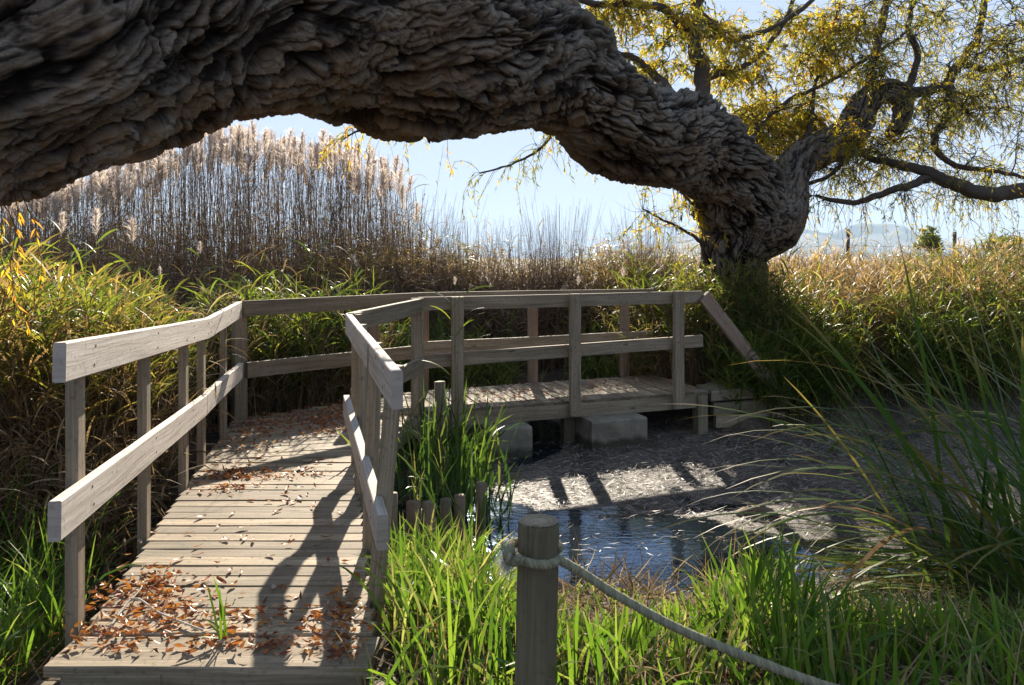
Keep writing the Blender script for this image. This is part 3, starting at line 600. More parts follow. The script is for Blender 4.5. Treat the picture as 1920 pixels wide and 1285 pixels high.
# ================================================================== THE GREAT WILLOW
tree = empty('willow_tree', (3.0, 9.3, .2), 'huge leaning willow with furrowed bark arching across the top and yellow leaves', 'tree')
CT = [(-820, 900, 2.5, 420), (-620, 520, 2.6, 340), (-380, 270, 2.8, 260), (-160, 165, 3.0, 222), (40, 110, 3.25, 222), (230, 42, 3.6, 203), (430, -8, 4.0, 186), (610, 2, 4.5, 182), (790, 62, 5.1, 176), (900, 94, 5.6, 134), (1010, 108, 6.1, 103), (1110, 184, 6.7, 90), (1190, 246, 7.3, 82), (1270, 256, 8.0, 73), (1340, 296, 8.7, 72), (1382, 360, 9.1, 76), (1390, 420, 9.3, 68), (1378, 470, 9.35, 54), (1372, 530, 9.4, 50), (1372, 640, 9.4, 58)]
def limb(mb, ctl, n, k, seed, amp=1., lumps=(), shaggy=1.):
    P = np.array([np.append(W(a, b_, c_), d_ / F * c_) for a, b_, c_, d_ in ctl]); S = spline(P, n * 3)
    L = np.concatenate([[0], np.cumsum(np.linalg.norm(np.diff(S[:, :3], axis=0), axis=1))])
    wgt = np.concatenate([[0], np.cumsum(np.diff(L) / (S[1:, 1] ** .8))]); u = np.linspace(0, wgt[-1], n)
    S = np.stack([np.interp(u, wgt, S[:, j]) for j in range(4)], -1); C = S[:, :3]; r = S[:, 3]
    T, N, B = frames(C); s = np.interp(u, wgt, L)[:, None]; ph = np.linspace(0, 2 * np.pi, k, endpoint=False)[None]
    rad = r[:, None]; tw = ph + s * .55
    q = np.stack([rad * np.cos(tw), rad * np.sin(tw), s * np.ones_like(ph)], -1)
    g = min(1., float(np.median(r)) / .4) ; fq = 1 / g
    wq = q * fq + .16 * np.stack([fbm(q * fq * 1.5 + 9 * j, 3, seed + j) for j in range(3)], -1)
    wq2 = q * fq + .05 * np.stack([fbm(q * fq * 6 + 5 * j, 2, seed + 70 + j) for j in range(3)], -1) + (wq - q * fq) * .8
    nb_ = np.abs(fbm(wq * (1.9, 1.9, .7), 3, seed + 11)); big = np.clip(nb_ * 2.6, 0, 1)          # sweeping folds
    nf_ = np.abs(fbm(wq * (5.6, 5.6, .95), 3, seed + 23)); fur = sstep(.0, .16, nf_)             # long strands, flat topped
    nx_ = np.abs(fbm(wq2 * (17, 17, 3.2), 3, seed + 81)); fib = sstep(0, .2, nx_)
    f1, f2, pid = worley(wq2 * (12.5, 12.5, 2.1), seed + 5); e1 = sstep(.02, .16, f2 - f1)               # plates
    g1, g2, pid2 = worley(wq2 * (34, 34, 14.) + .8 * pid[..., None], seed + 9); e2 = sstep(.02, .2, g2 - g1)
    fin = 1 - 2 * np.abs(fbm(wq2 * (55, 55, 7), 3, seed + 91)); f = fbm(q * fq * (34, 34, 26), 3, seed + 41)
    pl = sstep(-.25, .35, fbm(q * fq * .9, 2, seed + 62) + .12 + .35 * sstep(3.6, 5.2, s + 0 * q[..., 0]))
    pl = .4 + .6 * pl
    h_ = .125 * (big - .5) + .078 * (fur - .6) + pl * (.034 * (e1 - .6) + .040 * (pid - .5) * e1 + .010 * (pid2 - .5) * e2 + .008 * (e2 - .6)) + (1 - .6 * pl) * .030 * (fib - .6) + .014 * fin + .008 * f
    h_ = h_ * g * amp * np.minimum(1, .45 + rad / .8)
    X3 = C[:, None] + (N[:, None] * np.cos(ph)[..., None] + B[:, None] * np.sin(ph)[..., None]) * rad[..., None]
    for lx, ly, lY, lr, la in lumps:
        cpt = W(lx, ly, lY); h_ = h_ + la * np.exp(-((np.linalg.norm(X3 - cpt, axis=-1) / lr) ** 2))
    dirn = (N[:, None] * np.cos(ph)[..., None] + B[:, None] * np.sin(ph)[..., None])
    V = X3 + dirn * h_[..., None]
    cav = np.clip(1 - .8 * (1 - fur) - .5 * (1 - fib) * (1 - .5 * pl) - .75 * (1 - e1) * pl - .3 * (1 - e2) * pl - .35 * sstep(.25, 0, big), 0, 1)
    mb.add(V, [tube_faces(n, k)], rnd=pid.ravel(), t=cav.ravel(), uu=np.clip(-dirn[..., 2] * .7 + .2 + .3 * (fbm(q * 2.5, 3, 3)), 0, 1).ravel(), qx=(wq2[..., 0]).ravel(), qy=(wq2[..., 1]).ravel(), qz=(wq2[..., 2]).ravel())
    return C, r
mb = MB()
LC, LR = limb(mb, CT, 1150, 520, 100, lumps=((850, 275, 5.3, .22, .13), (895, 250, 5.45, .09, .09), (1270, 330, 7.9, .25, .07), (215, 345, 3.35, .06, .07), (1325, 440, 9.2, .3, .10), (1330, 372, 9.0, .12, .05)))
LB, LBR = limb(mb, [(1400, 470, 9.2, 34), (1428, 425, 9.15, 56), (1448, 392, 9.15, 56), (1462, 366, 9.2, 46), (1476, 338, 9.3, 38), (1500, 303, 9.4, 33), (1540, 278, 9.5, 30), (1580, 262, 9.6, 29), (1605, 232, 9.7, 28), (1618, 200, 9.75, 25), (1645, 178, 9.8, 21), (1680, 172, 9.8, 20), (1693, 192, 9.8, 17), (1690, 225, 9.8, 14), (1672, 248, 9.8, 11), (1664, 256, 9.8, 4)], 420, 150, 300, .85, lumps=((1462, 425, 9.1, .25, .10), (1480, 385, 9.15, .15, .06)))
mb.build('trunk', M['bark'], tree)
skel = []                                     # growing skeleton: (x, y, z, radius)
def bough(ctl, n=60, k=22, seed=1):
    P = np.array([np.append(W(a, b_, c_), d_ / F * c_) for a, b_, c_, d_ in ctl]); S = spline(P, n)
    S[:, 3] *= .82; S[1:-1, :3] += .06 * np.stack([fbm(S[1:-1, :3] * 7 + j * 7, 2, seed + 50 + j) for j in range(3)], -1) * np.clip(S[1:-1, 3:4] * 12, .3, 1) + .025 * np.stack([fbm(S[1:-1, :3] * 3 + j * 7, 2, seed + j) for j in range(3)], -1)
    b = MB(); tube(b, S[:, :3], S[:, 3] * 1., k, rn=.5, disp=lambda s, ph, r: r * (.22 * fbm(np.stack([np.cos(ph) * 2.2, np.sin(ph) * 2.2, s * 5], -1), 4, seed) + .05))
    b.A['t'] = [np.full(b.n, .8)]; b.A['uu'] = [np.zeros(b.n)]
    b.build('branch', M['twigbark'] if 'twigbark' in M else M['twig'], tree)
    for row in S[3:]: skel.append(row)
BO = [
 [(1318, 215, 8.6, 18), (1314, 150, 8.7, 16), (1303, 90, 8.8, 14), (1304, 40, 8.9, 15), (1312, -20, 9, 13), (1330, -120, 9.2, 11), (1350, -300, 9.4, 8)],
 [(1304, 55, 8.85, 11), (1275, 45, 8.8, 9), (1240, 14, 8.6, 9), (1180, 10, 8.4, 7), (1090, 4, 8.2, 7), (980, -30, 8, 6)],
 [(1262, 185, 8.2, 10), (1240, 150, 8.3, 9), (1205, 122, 8.5, 8), (1160, 100, 8.7, 6), (1120, 85, 8.8, 5), (1060, 70, 9, 4)],
 [(1312, 30, 9, 11), (1350, 60, 9.2, 8), (1372, 75, 9.4, 6), (1430, 60, 9.6, 5), (1500, 20, 9.8, 5), (1560, -40, 10, 4)],
 [(1630, 190, 9.75, 12), (1632, 130, 9.8, 9), (1650, 70, 9.9, 8), (1660, 0, 10, 7), (1668, -120, 10.2, 6)],
 [(1690, 180, 9.8, 13), (1735, 172, 9.8, 11), (1775, 160, 9.9, 11), (1792, 130, 10, 10), (1820, 90, 10.1, 8), (1838, 40, 10.2, 7), (1850, -30, 10.4, 6)],
 [(1780, 165, 9.9, 10), (1775, 215, 9.8, 9), (1752, 250, 9.7, 8), (1755, 285, 9.7, 7), (1790, 310, 9.7, 6), (1840, 318, 9.8, 5), (1900, 330, 10, 4), (1990, 350, 10.2, 3)],
 [(1990, 372, 9.2, 17), (1920, 362, 9.1, 16), (1850, 356, 9, 15), (1780, 345, 9, 14), (1735, 322, 9, 12), (1690, 312, 9.1, 9), (1640, 300, 9.2, 7), (1600, 290, 9.3, 5), (1550, 330, 9.35, 4), (1500, 350, 9.35, 5)],
 [(1740, 335, 9, 9), (1700, 350, 8.9, 8), (1650, 366, 8.9, 7), (1600, 378, 9, 6), (1560, 374, 9.05, 5), (1530, 368, 9.1, 3)],
 [(1490, 310, 9.4, 10), (1520, 240, 9.5, 5), (1526, 180, 9.6, 4), (1545, 100, 9.8, 4), (1570, 20, 10, 3)],
 [(1400, 330, 8.8, 7), (1410, 260, 9, 5), (1460, 200, 9.3, 5), (1540, 160, 9.6, 4), (1610, 120, 10, 4), (1700, 60, 10.3, 3)],
 [(1800, 115, 10, 8), (1860, 130, 10.2, 6), (1920, 110, 10.4, 5), (2020, 90, 10.6, 5)],
 [(1700, 180, 9.8, 9), (1720, 110, 9.9, 7), (1700, 40, 10, 6), (1740, -40, 10.2, 5)],
 [(1318, 150, 8.7, 8), (1370, 130, 9, 6), (1420, 110, 9.4, 5), (1470, 40, 9.9, 5), (1500, -60, 10.2, 4)],
 [(1130, 235, 7.2, 6), (1080, 240, 7.4, 5), (1040, 252, 7.5, 4), (1005, 285, 7.5, 3), (960, 308, 7.4, 2.4), (900, 325, 7.3, 1.6)],
 [(860, 230, 6.3, 5), (790, 228, 6.4, 4), (730, 232, 6.4, 3), (680, 240, 6.4, 2.4), (640, 262, 6.3, 1.5)],
 [(1335, 470, 9.2, 5), (1310, 452, 9.0, 4), (1285, 432, 8.9, 3), (1250, 415, 8.8, 2.5), (1220, 400, 8.7, 2), (1205, 390, 8.6, 1.2)],
 [(1335, 400, 9.0, 4), (1300, 380, 8.9, 3), (1270, 350, 8.9, 2), (1240, 340, 8.8, 1.5)],
]
for k_, c_ in enumerate(BO): bough(c_, seed=k_ * 7 + 3)
# ---- secondary branches reach for random crown points, then carry drooping twigs and leaves
nb = len(skel); S0 = np.array(skel)
tw = MB(); lf = MB()
def crown_targets():
    T_ = []
    def put(n, x0, x1, y0, y1, Y0, Y1):
        for _ in range(n):
            T_.append(W(rnd.uniform(x0, x1), rnd.uniform(y0, y1), rnd.uniform(Y0, Y1)))
    put(74, 1330, 1660, 20, 250, 8.6, 11.5)        # dense heart of the crown
    put(26, 1100, 1330, -10, 150, 8, 10)
    put(26, 1400, 1540, 200, 320, 9.6, 11)
    put(85, 1600, 2000, -20, 230, 8.6, 12)
    put(34, 1540, 1940, 200, 340, 8.6, 11)
    put(12, 1500, 1950, 330, 400, 8.8, 10.5)
    put(16, 1420, 2100, -300, -20, 8, 11)
    put(8, 1920, 2200, 0, 400, 8, 11)
    return T_
TG = crown_targets(); skelA = S0.copy(); ends = []
dist0 = [np.min(np.linalg.norm(S0[:, :3] - t_, axis=1)) for t_ in TG]
for idx in np.argsort(dist0):
    T_ = TG[idx]; d = np.linalg.norm(skelA[:, :3] - T_, axis=1) + .35 * np.maximum(0, skelA[:, 2] - T_[2]) ; j = int(np.argmin(d)); a = skelA[j]
    v = T_ - a[:3]; L_ = np.linalg.norm(v)
    if L_ < .15: continue
    mid = a[:3] + v * .5 + R.normal(0, .13, 3) * L_ + np.array((0, 0, .10)) * L_
    C = spline(np.array([a[:3], (a[:3] + mid) / 2 + R.normal(0, .04, 3) * L_, mid, T_]), 14)
    r0 = min(a[3] * .8, .006 + .009 * L_); rr_ = np.linspace(r0, max(.004, r0 * .4), 14)
    tube(tw, C, rr_, 6); skelA = np.vstack([skelA, np.column_stack([C[3:], rr_[3:]])]); ends.append((C, rr_))
def twigs(P, D, L, r, leafn, droop, leafL=(.045, .085), lw=.011, yellow=None, bare=0.):
    """thin shoots starting at P toward D that sag under their weight, with leaves along them"""
    K = len(P); D = D / (np.linalg.norm(D, axis=1)[:, None] + 1e-9); n = 9; C = np.zeros((K, n, 3)); C[:, 0] = P; d = D.copy()
    for s in range(1, n):
        d = d + R.normal(0, .2, (K, 3)); d[:, 2] -= droop / n * (1 + s * .25); d /= np.linalg.norm(d, axis=1)[:, None]
        C[:, s] = C[:, s - 1] + d * (L / (n - 1))[:, None]
    for q in range(K): tube(tw, C[q], np.linspace(r, r * .35, n), 3, cap=False)
    hasl = R.rand(K) > bare; Cl = C[hasl]
    if len(Cl) == 0: return C
    Pl, u = on_lines(Cl, leafn, .15, 1.); K2 = len(Pl)
    i_ = np.minimum((u * (n - 1)).astype(int), n - 2); k_ = np.repeat(np.arange(len(Cl)), leafn)
    T_ = Cl[k_, i_ + 1] - Cl[k_, i_]; T_ /= np.linalg.norm(T_, axis=1)[:, None] + 1e-9
    Dl = T_ * .6 + R.normal(0, .5, (K2, 3)); Dl[:, 2] -= .45
    base = R.rand(len(Cl)) * .55 + R.uniform(0, .15) if yellow is None else np.clip(R.normal(yellow, .12, len(Cl)), 0, 1)
    rn_ = np.clip(base[k_] + R.normal(.08, .16, K2), 0, 1)
    leaves(lf, Pl, Dl, R.uniform(*leafL, K2), lw * R.uniform(.7, 1.3, K2), rn_)
    return C
PP, DD = [], []
for C, rr_ in ends:
    far_ = (C[-1, 0] > 6.9 * C[-1, 1] / 10) or C[-1, 2] > CZ + .36 * C[-1, 1]
    for q in range(5 if far_ else 17):
        u = rnd.uniform(.25, 1); i_ = int(u * 13); P_ = C[i_]
        d_ = R.normal(0, 1, 3) * (1, 1, .7); d_[2] += .25; PP.append(P_); DD.append(d_)
dn_ = S0[R.randint(0, nb, 330)]                     # shoots straight off the boughs too
for row in dn_:
    if row[1] > 8.0: PP.append(row[:3]); DD.append(R.normal(0, 1, 3))
PP = np.array(PP); DD = np.array(DD); pxp = 960 + F * PP[:, 0] / PP[:, 1]; pyp = HOR - F * (PP[:, 2] - CZ) / PP[:, 1]
heart = ((pxp > 1330) & (pxp < 1620) & (pyp < 270)) | (pxp < 1330)
twigs(PP[heart], DD[heart], R.uniform(.22, .6, heart.sum()), .0045, 26, .7, bare=.15, lw=.015, leafL=(.05, .10))
twigs(PP[~heart], DD[~heart], R.uniform(.25, .75, (~heart).sum()), .0050, 18, .75, bare=.34, lw=.012, leafL=(.05, .09))
# long strands hanging free on the right and under the limb
K = 75; P_ = np.array([W(rnd.uniform(1500, 1930), rnd.uniform(300, 380), rnd.uniform(8.5, 10)) for _ in range(K)])
twigs(P_, R.normal(0, .4, (K, 3)) + (0, 0, -.4), R.uniform(.4, 1.1, K), .003, 14, 2.0, bare=.25, lw=.010)
def sub(pts, n, L, leafn, droop, yl, bare=.1, spread=.6, lw=.012):
    P_ = np.array([pts[R.randint(len(pts))][:3] for _ in range(n)]); twigs(P_, R.normal(0, spread, (n, 3)) + (-.25, 0, -.1), R.uniform(*L, n), .0028, leafn, droop, yellow=yl, bare=bare, lw=lw, leafL=(.04, .075))
def near(px0, px1, py0, py1, Ymax=99): 
    a = 960 + F * S0[:, 0] / S0[:, 1]; b_ = HOR - F * (S0[:, 2] - CZ) / S0[:, 1]; return S0[(a > px0) & (a < px1) & (b_ > py0) & (b_ < py1) & (S0[:, 1] < Ymax)]
sub(near(890, 1130, 220, 340, 8), 34, (.25, .6), 16, 1.6, .3); sub(near(1000, 1130, 220, 300, 8), 16, (.3, .8), 10, 1.6, .2, .8)
sub(near(640, 860, 200, 280, 7), 34, (.15, .5), 14, 1.5, .5, .1); sub(near(1195, 1330, 330, 475), 55, (.2, .6), 6, -.6, .6, .75, .7)
# strands hanging close by at the left edge
P_ = np.array([W(rnd.uniform(-40, 40), rnd.uniform(330, 380), rnd.uniform(2.9, 3.3)) for _ in range(7)])
twigs(P_, np.tile((.15, 0, -.9), (7, 1)), R.uniform(.3, .85, 7), .0025, 18, 1.2, yellow=.75, lw=.010, leafL=(.035, .06))
tw.build('twigs', M['twig'], tree); lf.build('crown', M['willow'], tree)

# ================================================================== PLANTS
def spots(n, px0, px1, Y0, Y1, pw=1.0):      # random feet on the ground between two photo columns and two distances
    y = Y0 + (Y1 - Y0) * R.rand(n) ** pw; x = (R.uniform(px0, px1, n) - 960) / F * y
    return np.stack([x, y, ground(x, y) - .02], -1)
BR = np.array([(-1.66, 2.3), (-.35, 2.3), (-1.0, 5.2), (-.78, 6.7), (2.15, 7.8), (1.8, 9.05), (-1.05, 8.05), (-2.5, 6.55), (-2.2, 5.2)])
def off_bridge(P, m=.03): return P[sdf(P[:, 0], P[:, 1], BR) > m]
def dry_land(P, m=0.): return P[sdf(P[:, 0], P[:, 1], POND) > m]
def stuff(mb, name, m, label, cat): return tag(mb.build(name, M[m]), label, cat, kind='stuff')
def reedy(st_mb, lf_mb, P, H, rad=.004, nl=8, L=(.2, .4), lw=.016, lo=.35, lean=.12, bend=.25, up=(.3, .8), lb=(.5, 1.4), rn=None, srn=None, sidebias=None, hi=1.):
    K = len(P); C = stalks(st_mb, P, R.uniform(0, 6.28, K), H, rad, np.abs(R.normal(0, lean, K)), R.normal(bend, .12, K), seg=5, rn=srn)
    if nl:
        B_, u = on_lines(C, nl, lo, hi); n = len(B_); az = R.uniform(0, 6.28, n)
        if sidebias is not None: az = np.where(R.rand(n) < .6, R.normal(sidebias, .7, n), az)
        r_ = None if rn is None else np.clip(np.repeat(rn, nl) + R.normal(0, .09, n), 0, 1)
        ribbons(lf_mb, B_, az, R.uniform(*L, n), lw * R.uniform(.6, 1.25, n), R.uniform(*up, n), R.uniform(*lb, n), seg=4, rn=r_, shape=1)
    return C

# ---- the tall dry reed bed far left with feathery plumes
s_, l_, pl_ = MB(), MB(), MB()
def topy(px): return np.interp(px, [-200, 0, 150, 300, 380, 430, 520, 600, 700, 740, 780, 860], [330, 345, 330, 275, 240, 232, 248, 262, 280, 310, 370, 430])
P = spots(2300, -160, 790, 12.2, 15.5); px = 960 + F * P[:, 0] / P[:, 1]
keep = R.rand(len(P)) < np.interp(px, [-160, 680, 735, 790], [1, 1, .6, .25]); P, px = P[keep], px[keep]
Ht = (CZ - (topy(px) + 26 * fbm(np.stack([px / 22., P[:, 1] * 2, 0 * px], -1), 2, 5) - HOR) / F * P[:, 1] - P[:, 2]); H = Ht * (1 - np.abs(R.normal(0, .12, len(P)))) 
C = reedy(s_, l_, P, H, rad=.0055, nl=5, L=(.10, .28), lw=.009, lo=.2, lean=.05, bend=.06, up=(.15, .7), lb=(.4, 1.6), hi=.93)
sel = (H > Ht * .84) & (R.rand(len(P)) < .19)
d_ = C[sel, -1] - C[sel, -2]; d_ /= np.linalg.norm(d_, axis=1)[:, None]
plume(pl_, C[sel, -1] + d_ * .05, d_, R.uniform(.28, .46, sel.sum()), n=150)
P2 = spots(4600, -180, 800, 11.4, 14.5); reedy(s_, l_, P2, R.gamma(6, .20, len(P2)) * 1.0 + .2, rad=.006, nl=8, L=(.15, .45), lw=.014, lo=.1, lean=.10, bend=.2, up=(.2, 1.3), lb=(.5, 1.6))
o = stuff(s_, 'reed_bed', 'dryred', 'dense bed of tall brown dry reed stems behind the footbridge on the left', 'reeds')
stuff(l_, 'dry_reed_leaves', 'dryred', 'shrivelled brown leaves clinging to the tall dry reeds', 'reeds')
stuff(pl_, 'reed_plumes', 'plume', 'pale feathery seed heads topping the tall dry reeds against the sky', 'reeds')

# ---- tufted dry clumps on the skyline, middle of the picture
for k_, (pc, pr, Yc, ht, n, lab) in enumerate(((790, 60, 11.2, 2.6, 330, 'tall sparse clump of dry stems just right of the tall reed bed'), (885, 45, 10.8, 2.2, 320, 'dry clump of thin stems at the left of the open sky gap'), (985, 40, 10.6, 2.15, 380, 'brown clump with a broken stick, in the middle of the skyline'),
        (1050, 36, 11, 2.5, 330, 'dry clump with long fine stems right of the middle of the skyline'), (1205, 48, 11.5, 2.35, 360, 'dry clump of fine stems left of the willow trunk'))):
    b1, b2, b3 = MB(), MB(), MB(); cx = (pc - 960) / F * Yc; r_ = pr / F * Yc
    e = empty('dry_clump', (cx, Yc, float(ground(cx, Yc))), lab, 'dry plant', 'dry clumps on the skyline')
    q = R.normal(0, .5, (n, 2)) * r_; P = np.stack([cx + q[:, 0], Yc + q[:, 1], ground(cx + q[:, 0], Yc + q[:, 1])], -1)
    az = np.arctan2(q[:, 1], q[:, 0]); Hh = ht * R.beta(3.5, 1.6, n)
    C = stalks(b1, P, az, Hh, .0032, np.abs(R.normal(.06, .06, n)), R.normal(.12, .12, n), seg=6)
    P = np.repeat(P, 2, 0); az = np.repeat(az, 2); n *= 2; P[:, :2] += R.normal(0, .18, (n, 2)); Hh = ht * R.beta(3.5, 1.6, n)
    Cc = stalks(b1, P, az + R.normal(0, .5, n), Hh * .66, .005, np.abs(R.normal(.12, .12, n)), R.normal(.3, .2, n), seg=5)
    B_, u = on_lines(Cc, 9, .3, 1.); m_ = len(B_); ribbons(b2, B_, R.uniform(0, 6.28, m_), R.uniform(.08, .26, m_), .011, R.uniform(.3, 1.2, m_), R.uniform(.3, 1.5, m_), seg=3, shape=1)
    t_ = R.rand(n) < .05; dd = Cc[t_, -1] - Cc[t_, -2]; dd /= np.linalg.norm(dd, axis=1)[:, None]
    plume(b3, Cc[t_, -1], dd, R.uniform(.12, .2, t_.sum()), n=40)
    b1.build('stems', M['dry'], e); b2.build('leaves', M['dry'], e); b3.build('plumes', M['plume'], e)

# ---- low brush along the far bank, from the reed bed to the right edge
s_, l_, pl_ = MB(), MB(), MB()
P = spots(3400, 600, 1200, 10.8, 13.2); reedy(s_, l_, P, R.normal(1.28, .36, len(P)) * np.where(np.abs(P[:, 0] / P[:, 1] - .045) < .04, .7, 1), rad=.004, nl=11, L=(.10, .30), lw=.013, lo=.15, lean=.2, bend=.4, up=(.2, 1.2), lb=(.4, 1.6), rn=np.clip(R.normal(.62, .22, len(P)), 0, 1))
P = dry_land(spots(5200, 1140, 2050, 8.6, 13.5, .9), .15)
px = 960 + F * P[:, 0] / P[:, 1]; vis = R.normal(0, .12, len(P)) + 1.0
zt = CZ - (np.interp(P[:, 1], [8.6, 9.4, 10.5, 12, 13.5], [640, 575, 520, 488, 478]) + 26 * fbm(np.stack([px / 45., P[:, 1] * .8, 0 * px], -1), 3, 8) - HOR) / F * P[:, 1]
H = np.clip((zt - P[:, 2]) * vis, .25, 2.2); tone = np.clip(.60 + .45 * fbm(P * (.9, .9, 0), 2, 55) + R.normal(0, .12, len(P)), 0, 1)
C = reedy(s_, l_, P, H, rad=.0045, nl=13, L=(.07, .28), lw=.013, lo=.18, lean=.26, bend=.45, up=(.2, 1.4), lb=(.3, 1.6), rn=tone)
sel = (P[:, 1] > 10.6) & (R.rand(len(P)) < .13); dd = C[sel, -1] - C[sel, -2]; dd /= np.linalg.norm(dd, axis=1)[:, None]
plume(pl_, C[sel, -1] + (0, 0, .06), dd, R.uniform(.12, .24, sel.sum()), n=44)
P = spots(2600, 1000, 2100, 13.5, 26); reedy(s_, l_, P, R.gamma(5, .12, len(P)) + .25, rad=.005, nl=6, L=(.15, .35), lw=.018, lo=.1, lean=.15, bend=.3, rn=np.clip(R.normal(.78, .15, len(P)), 0, 1))
P = spots(700, 1700, 2080, 8.6, 11.5); zr_ = CZ - (np.interp(960 + F * P[:, 0] / P[:, 1], [1700, 1760, 1840, 1920], [505, 470, 450, 430]) - HOR) / F * P[:, 1] - P[:, 2]
reedy(s_, l_, P, zr_ * (1 - np.abs(R.normal(0, .22, len(P)))), rad=.0045, nl=12, L=(.12, .34), lw=.014, lo=.25, lean=.1, bend=.2, rn=np.clip(R.normal(.5, .3, len(P)), 0, 1))
P = dry_land(spots(900, 1440, 1760, 8.6, 11), .15); reedy(s_, l_, P, R.normal(1.1, .25, len(P)), rad=.005, nl=10, L=(.1, .3), lw=.012, lo=.1, lean=.16, bend=.3, rn=np.clip(R.normal(.8, .15, len(P)), 0, 1))
stuff(s_, 'brush_stems', 'thatch', 'thin brown stems of the low brush along the far bank', 'brush')
stuff(l_, 'brush', 'brush', 'golden brown and green leafy brush along the far bank behind the footbridge', 'brush')
stuff(pl_, 'small_plumes', 'plume', 'small pinkish seed heads above the low brush on the right', 'reeds')
# fresh green reeds: behind the bridge and inside the right brush
s_, l_ = MB(), MB()
P = off_bridge(spots(560, 405, 700, 6.9, 9.2), .12); P = P[P[:, 1] > 7.0 + (P[:, 0] + 2.4) * .9]
reedy(s_, l_, P, R.normal(.98, .2, len(P)), nl=12, L=(.18, .38), lw=.019, lo=.3, lean=.12, bend=.35, rn=np.clip(R.normal(.32, .16, len(P)), 0, 1))
P = off_bridge(spots(1000, 660, 1290, 8.7, 10.2), .12); P = P[(sdf(P[:, 0], P[:, 1], POND) > -.15) & ((np.abs(P[:, 0] / P[:, 1] - .045) > .045) | (R.rand(len(P)) < .05))]
reedy(s_, l_, P, R.normal(.50, .16, len(P)), nl=9, L=(.14, .34), lw=.016, lo=.2, lean=.2, bend=.4, rn=np.clip(R.normal(.33, .18, len(P)), 0, 1))
for px0, px1, y0, y1, n, h_ in ((1290, 1470, 8.5, 9.3, 200, 1.3), (1420, 1560, 8.6, 9.4, 120, .8), (1520, 1900, 8.2, 9.6, 240, .9), (1700, 1990, 8.0, 9.6, 160, 1.1), (1180, 1300, 9.3, 10.5, 60, 1.2), (1360, 1500, 7.9, 8.5, 130, .62), (1440, 1600, 7.8, 8.4, 120, .7)):
    P = dry_land(spots(n, px0, px1, y0, y1), .1); P = off_bridge(P, .1)
    reedy(s_, l_, P, R.normal(h_, .18, len(P)), nl=13, L=(.16, .36), lw=.016, lo=.25, lean=.16, bend=.35, rn=np.clip(R.normal(.30, .17, len(P)), 0, 1))
stuff(s_, 'green_reed_stems', 'reedleaf', 'stems of the fresh green reeds', 'reeds')
stuff(l_, 'green_reeds', 'reedleaf', 'fresh green reed leaves lit from behind beyond the footbridge', 'reeds')

# ---- thick bank of reeds left of the boardwalk
s_, l_, th = MB(), MB(), MB()
P = off_bridge(spots(1500, -330, 470, 4.6, 8.6), .22); P = P[(P[:, 0] < -2.55) | (P[:, 1] > 7.2)]
px = 960 + F * P[:, 0] / P[:, 1]
ty = np.interp(px, [-330, 0, 60, 170, 250, 300, 350, 430, 470], [470, 480, 520, 520, 530, 580, 610, 640, 650])
H = (CZ - (ty - HOR) / F * P[:, 1] - P[:, 2]) * (1 - np.abs(R.normal(0, .14, len(P)))) * (1 + .22 * fbm(P * (2.2, 2.2, 0), 3, 66))
reedy(s_, l_, P, H, rad=.0042, nl=15, L=(.12, .36), lw=.016, lo=.42, lean=.08, bend=.28, rn=np.clip(.5 + .5 * fbm(P * (1.5, 1.5, 0), 2, 67) + R.normal(0, .26, len(P)), 0, 1), srn=np.clip(R.normal(.7, .15, len(P)), 0, 1), sidebias=-.3)
P = off_bridge(spots(3800, -330, 470, 3.9, 8.4), .12); P = P[P[:, 0] < -1.9]
H = np.minimum(R.gamma(5, .17, len(P)), 1.25) * np.clip((P[:, 1] - 3.) / 2., .15, 1)
reedy(th, th, P, H, rad=.0035, nl=4, L=(.15, .4), lw=.010, lo=.3, lean=.14, bend=.5, up=(.3, 1.6), lb=(.5, 1.6))
P = off_bridge(spots(1500, 380, 720, 6.6, 8.8), .12); P = P[P[:, 1] > 6.8 + (P[:, 0] + 2.4) * .9]
reedy(th, th, P, R.gamma(5, .14, len(P)), rad=.0035, nl=4, L=(.15, .35), lw=.010, lean=.14, bend=.4)
stuff(s_, 'left_reed_stems', 'thatch', 'stems of the green and yellow reeds left of the boardwalk', 'reeds')
stuff(l_, 'left_reeds', 'reedleaf', 'green and yellow reed leaves massed left of the boardwalk railing', 'reeds')
stuff(th, 'dead_reed_thatch', 'thatch', 'dead brown reed stems tangled under the green reeds on the left', 'reeds')

# ---- single reeds with seed heads one can point to
def single(px, pytop, Y_, lab, nl=8, plsz=.16, lean=0., m='reedleaf', leafl=(.18, .32), grp='single reeds with seed heads'):
    x_ = (px - 960) / F * Y_; g_ = float(ground(x_, Y_)); zt_ = CZ - (pytop - HOR) / F * Y_
    e = empty('reed', (x_, Y_, g_), lab, 'reed', grp); b1, b2, b3 = MB(), MB(), MB()
    C = stalks(b1, np.array([(x_ - lean * .5, Y_, g_)]), 0., zt_ - g_, .0045, lean * .25, lean * .3, seg=8, k=5); b1.build('stem', M[m], e)
    B_, u = on_lines(C, nl, .45, .97); ribbons(b2, B_, R.uniform(-.8, .8, nl) + R.choice([0, math.pi], nl), R.uniform(*leafl, nl), .020, R.uniform(.3, .9, nl), R.uniform(.5, 1.4, nl), seg=6, rn=np.clip(R.normal(.35, .12, nl), 0, 1), shape=1); b2.build('foliage', M[m], e)
    if plsz:
        d_ = C[:, -1] - C[:, -2]; d_ /= np.linalg.norm(d_); plume(b3, C[:, -1] + d_ * plsz * .6, d_, np.array([plsz]), n=150); b3.build('plume', M['plume'], e)
single(117, 425, 6.4, 'reed with a slim pale seed head, leftmost of the tall single reeds', plsz=.17); single(180, 425, 6.2, 'reed with a broad cream seed head under the willow trunk', plsz=.21)
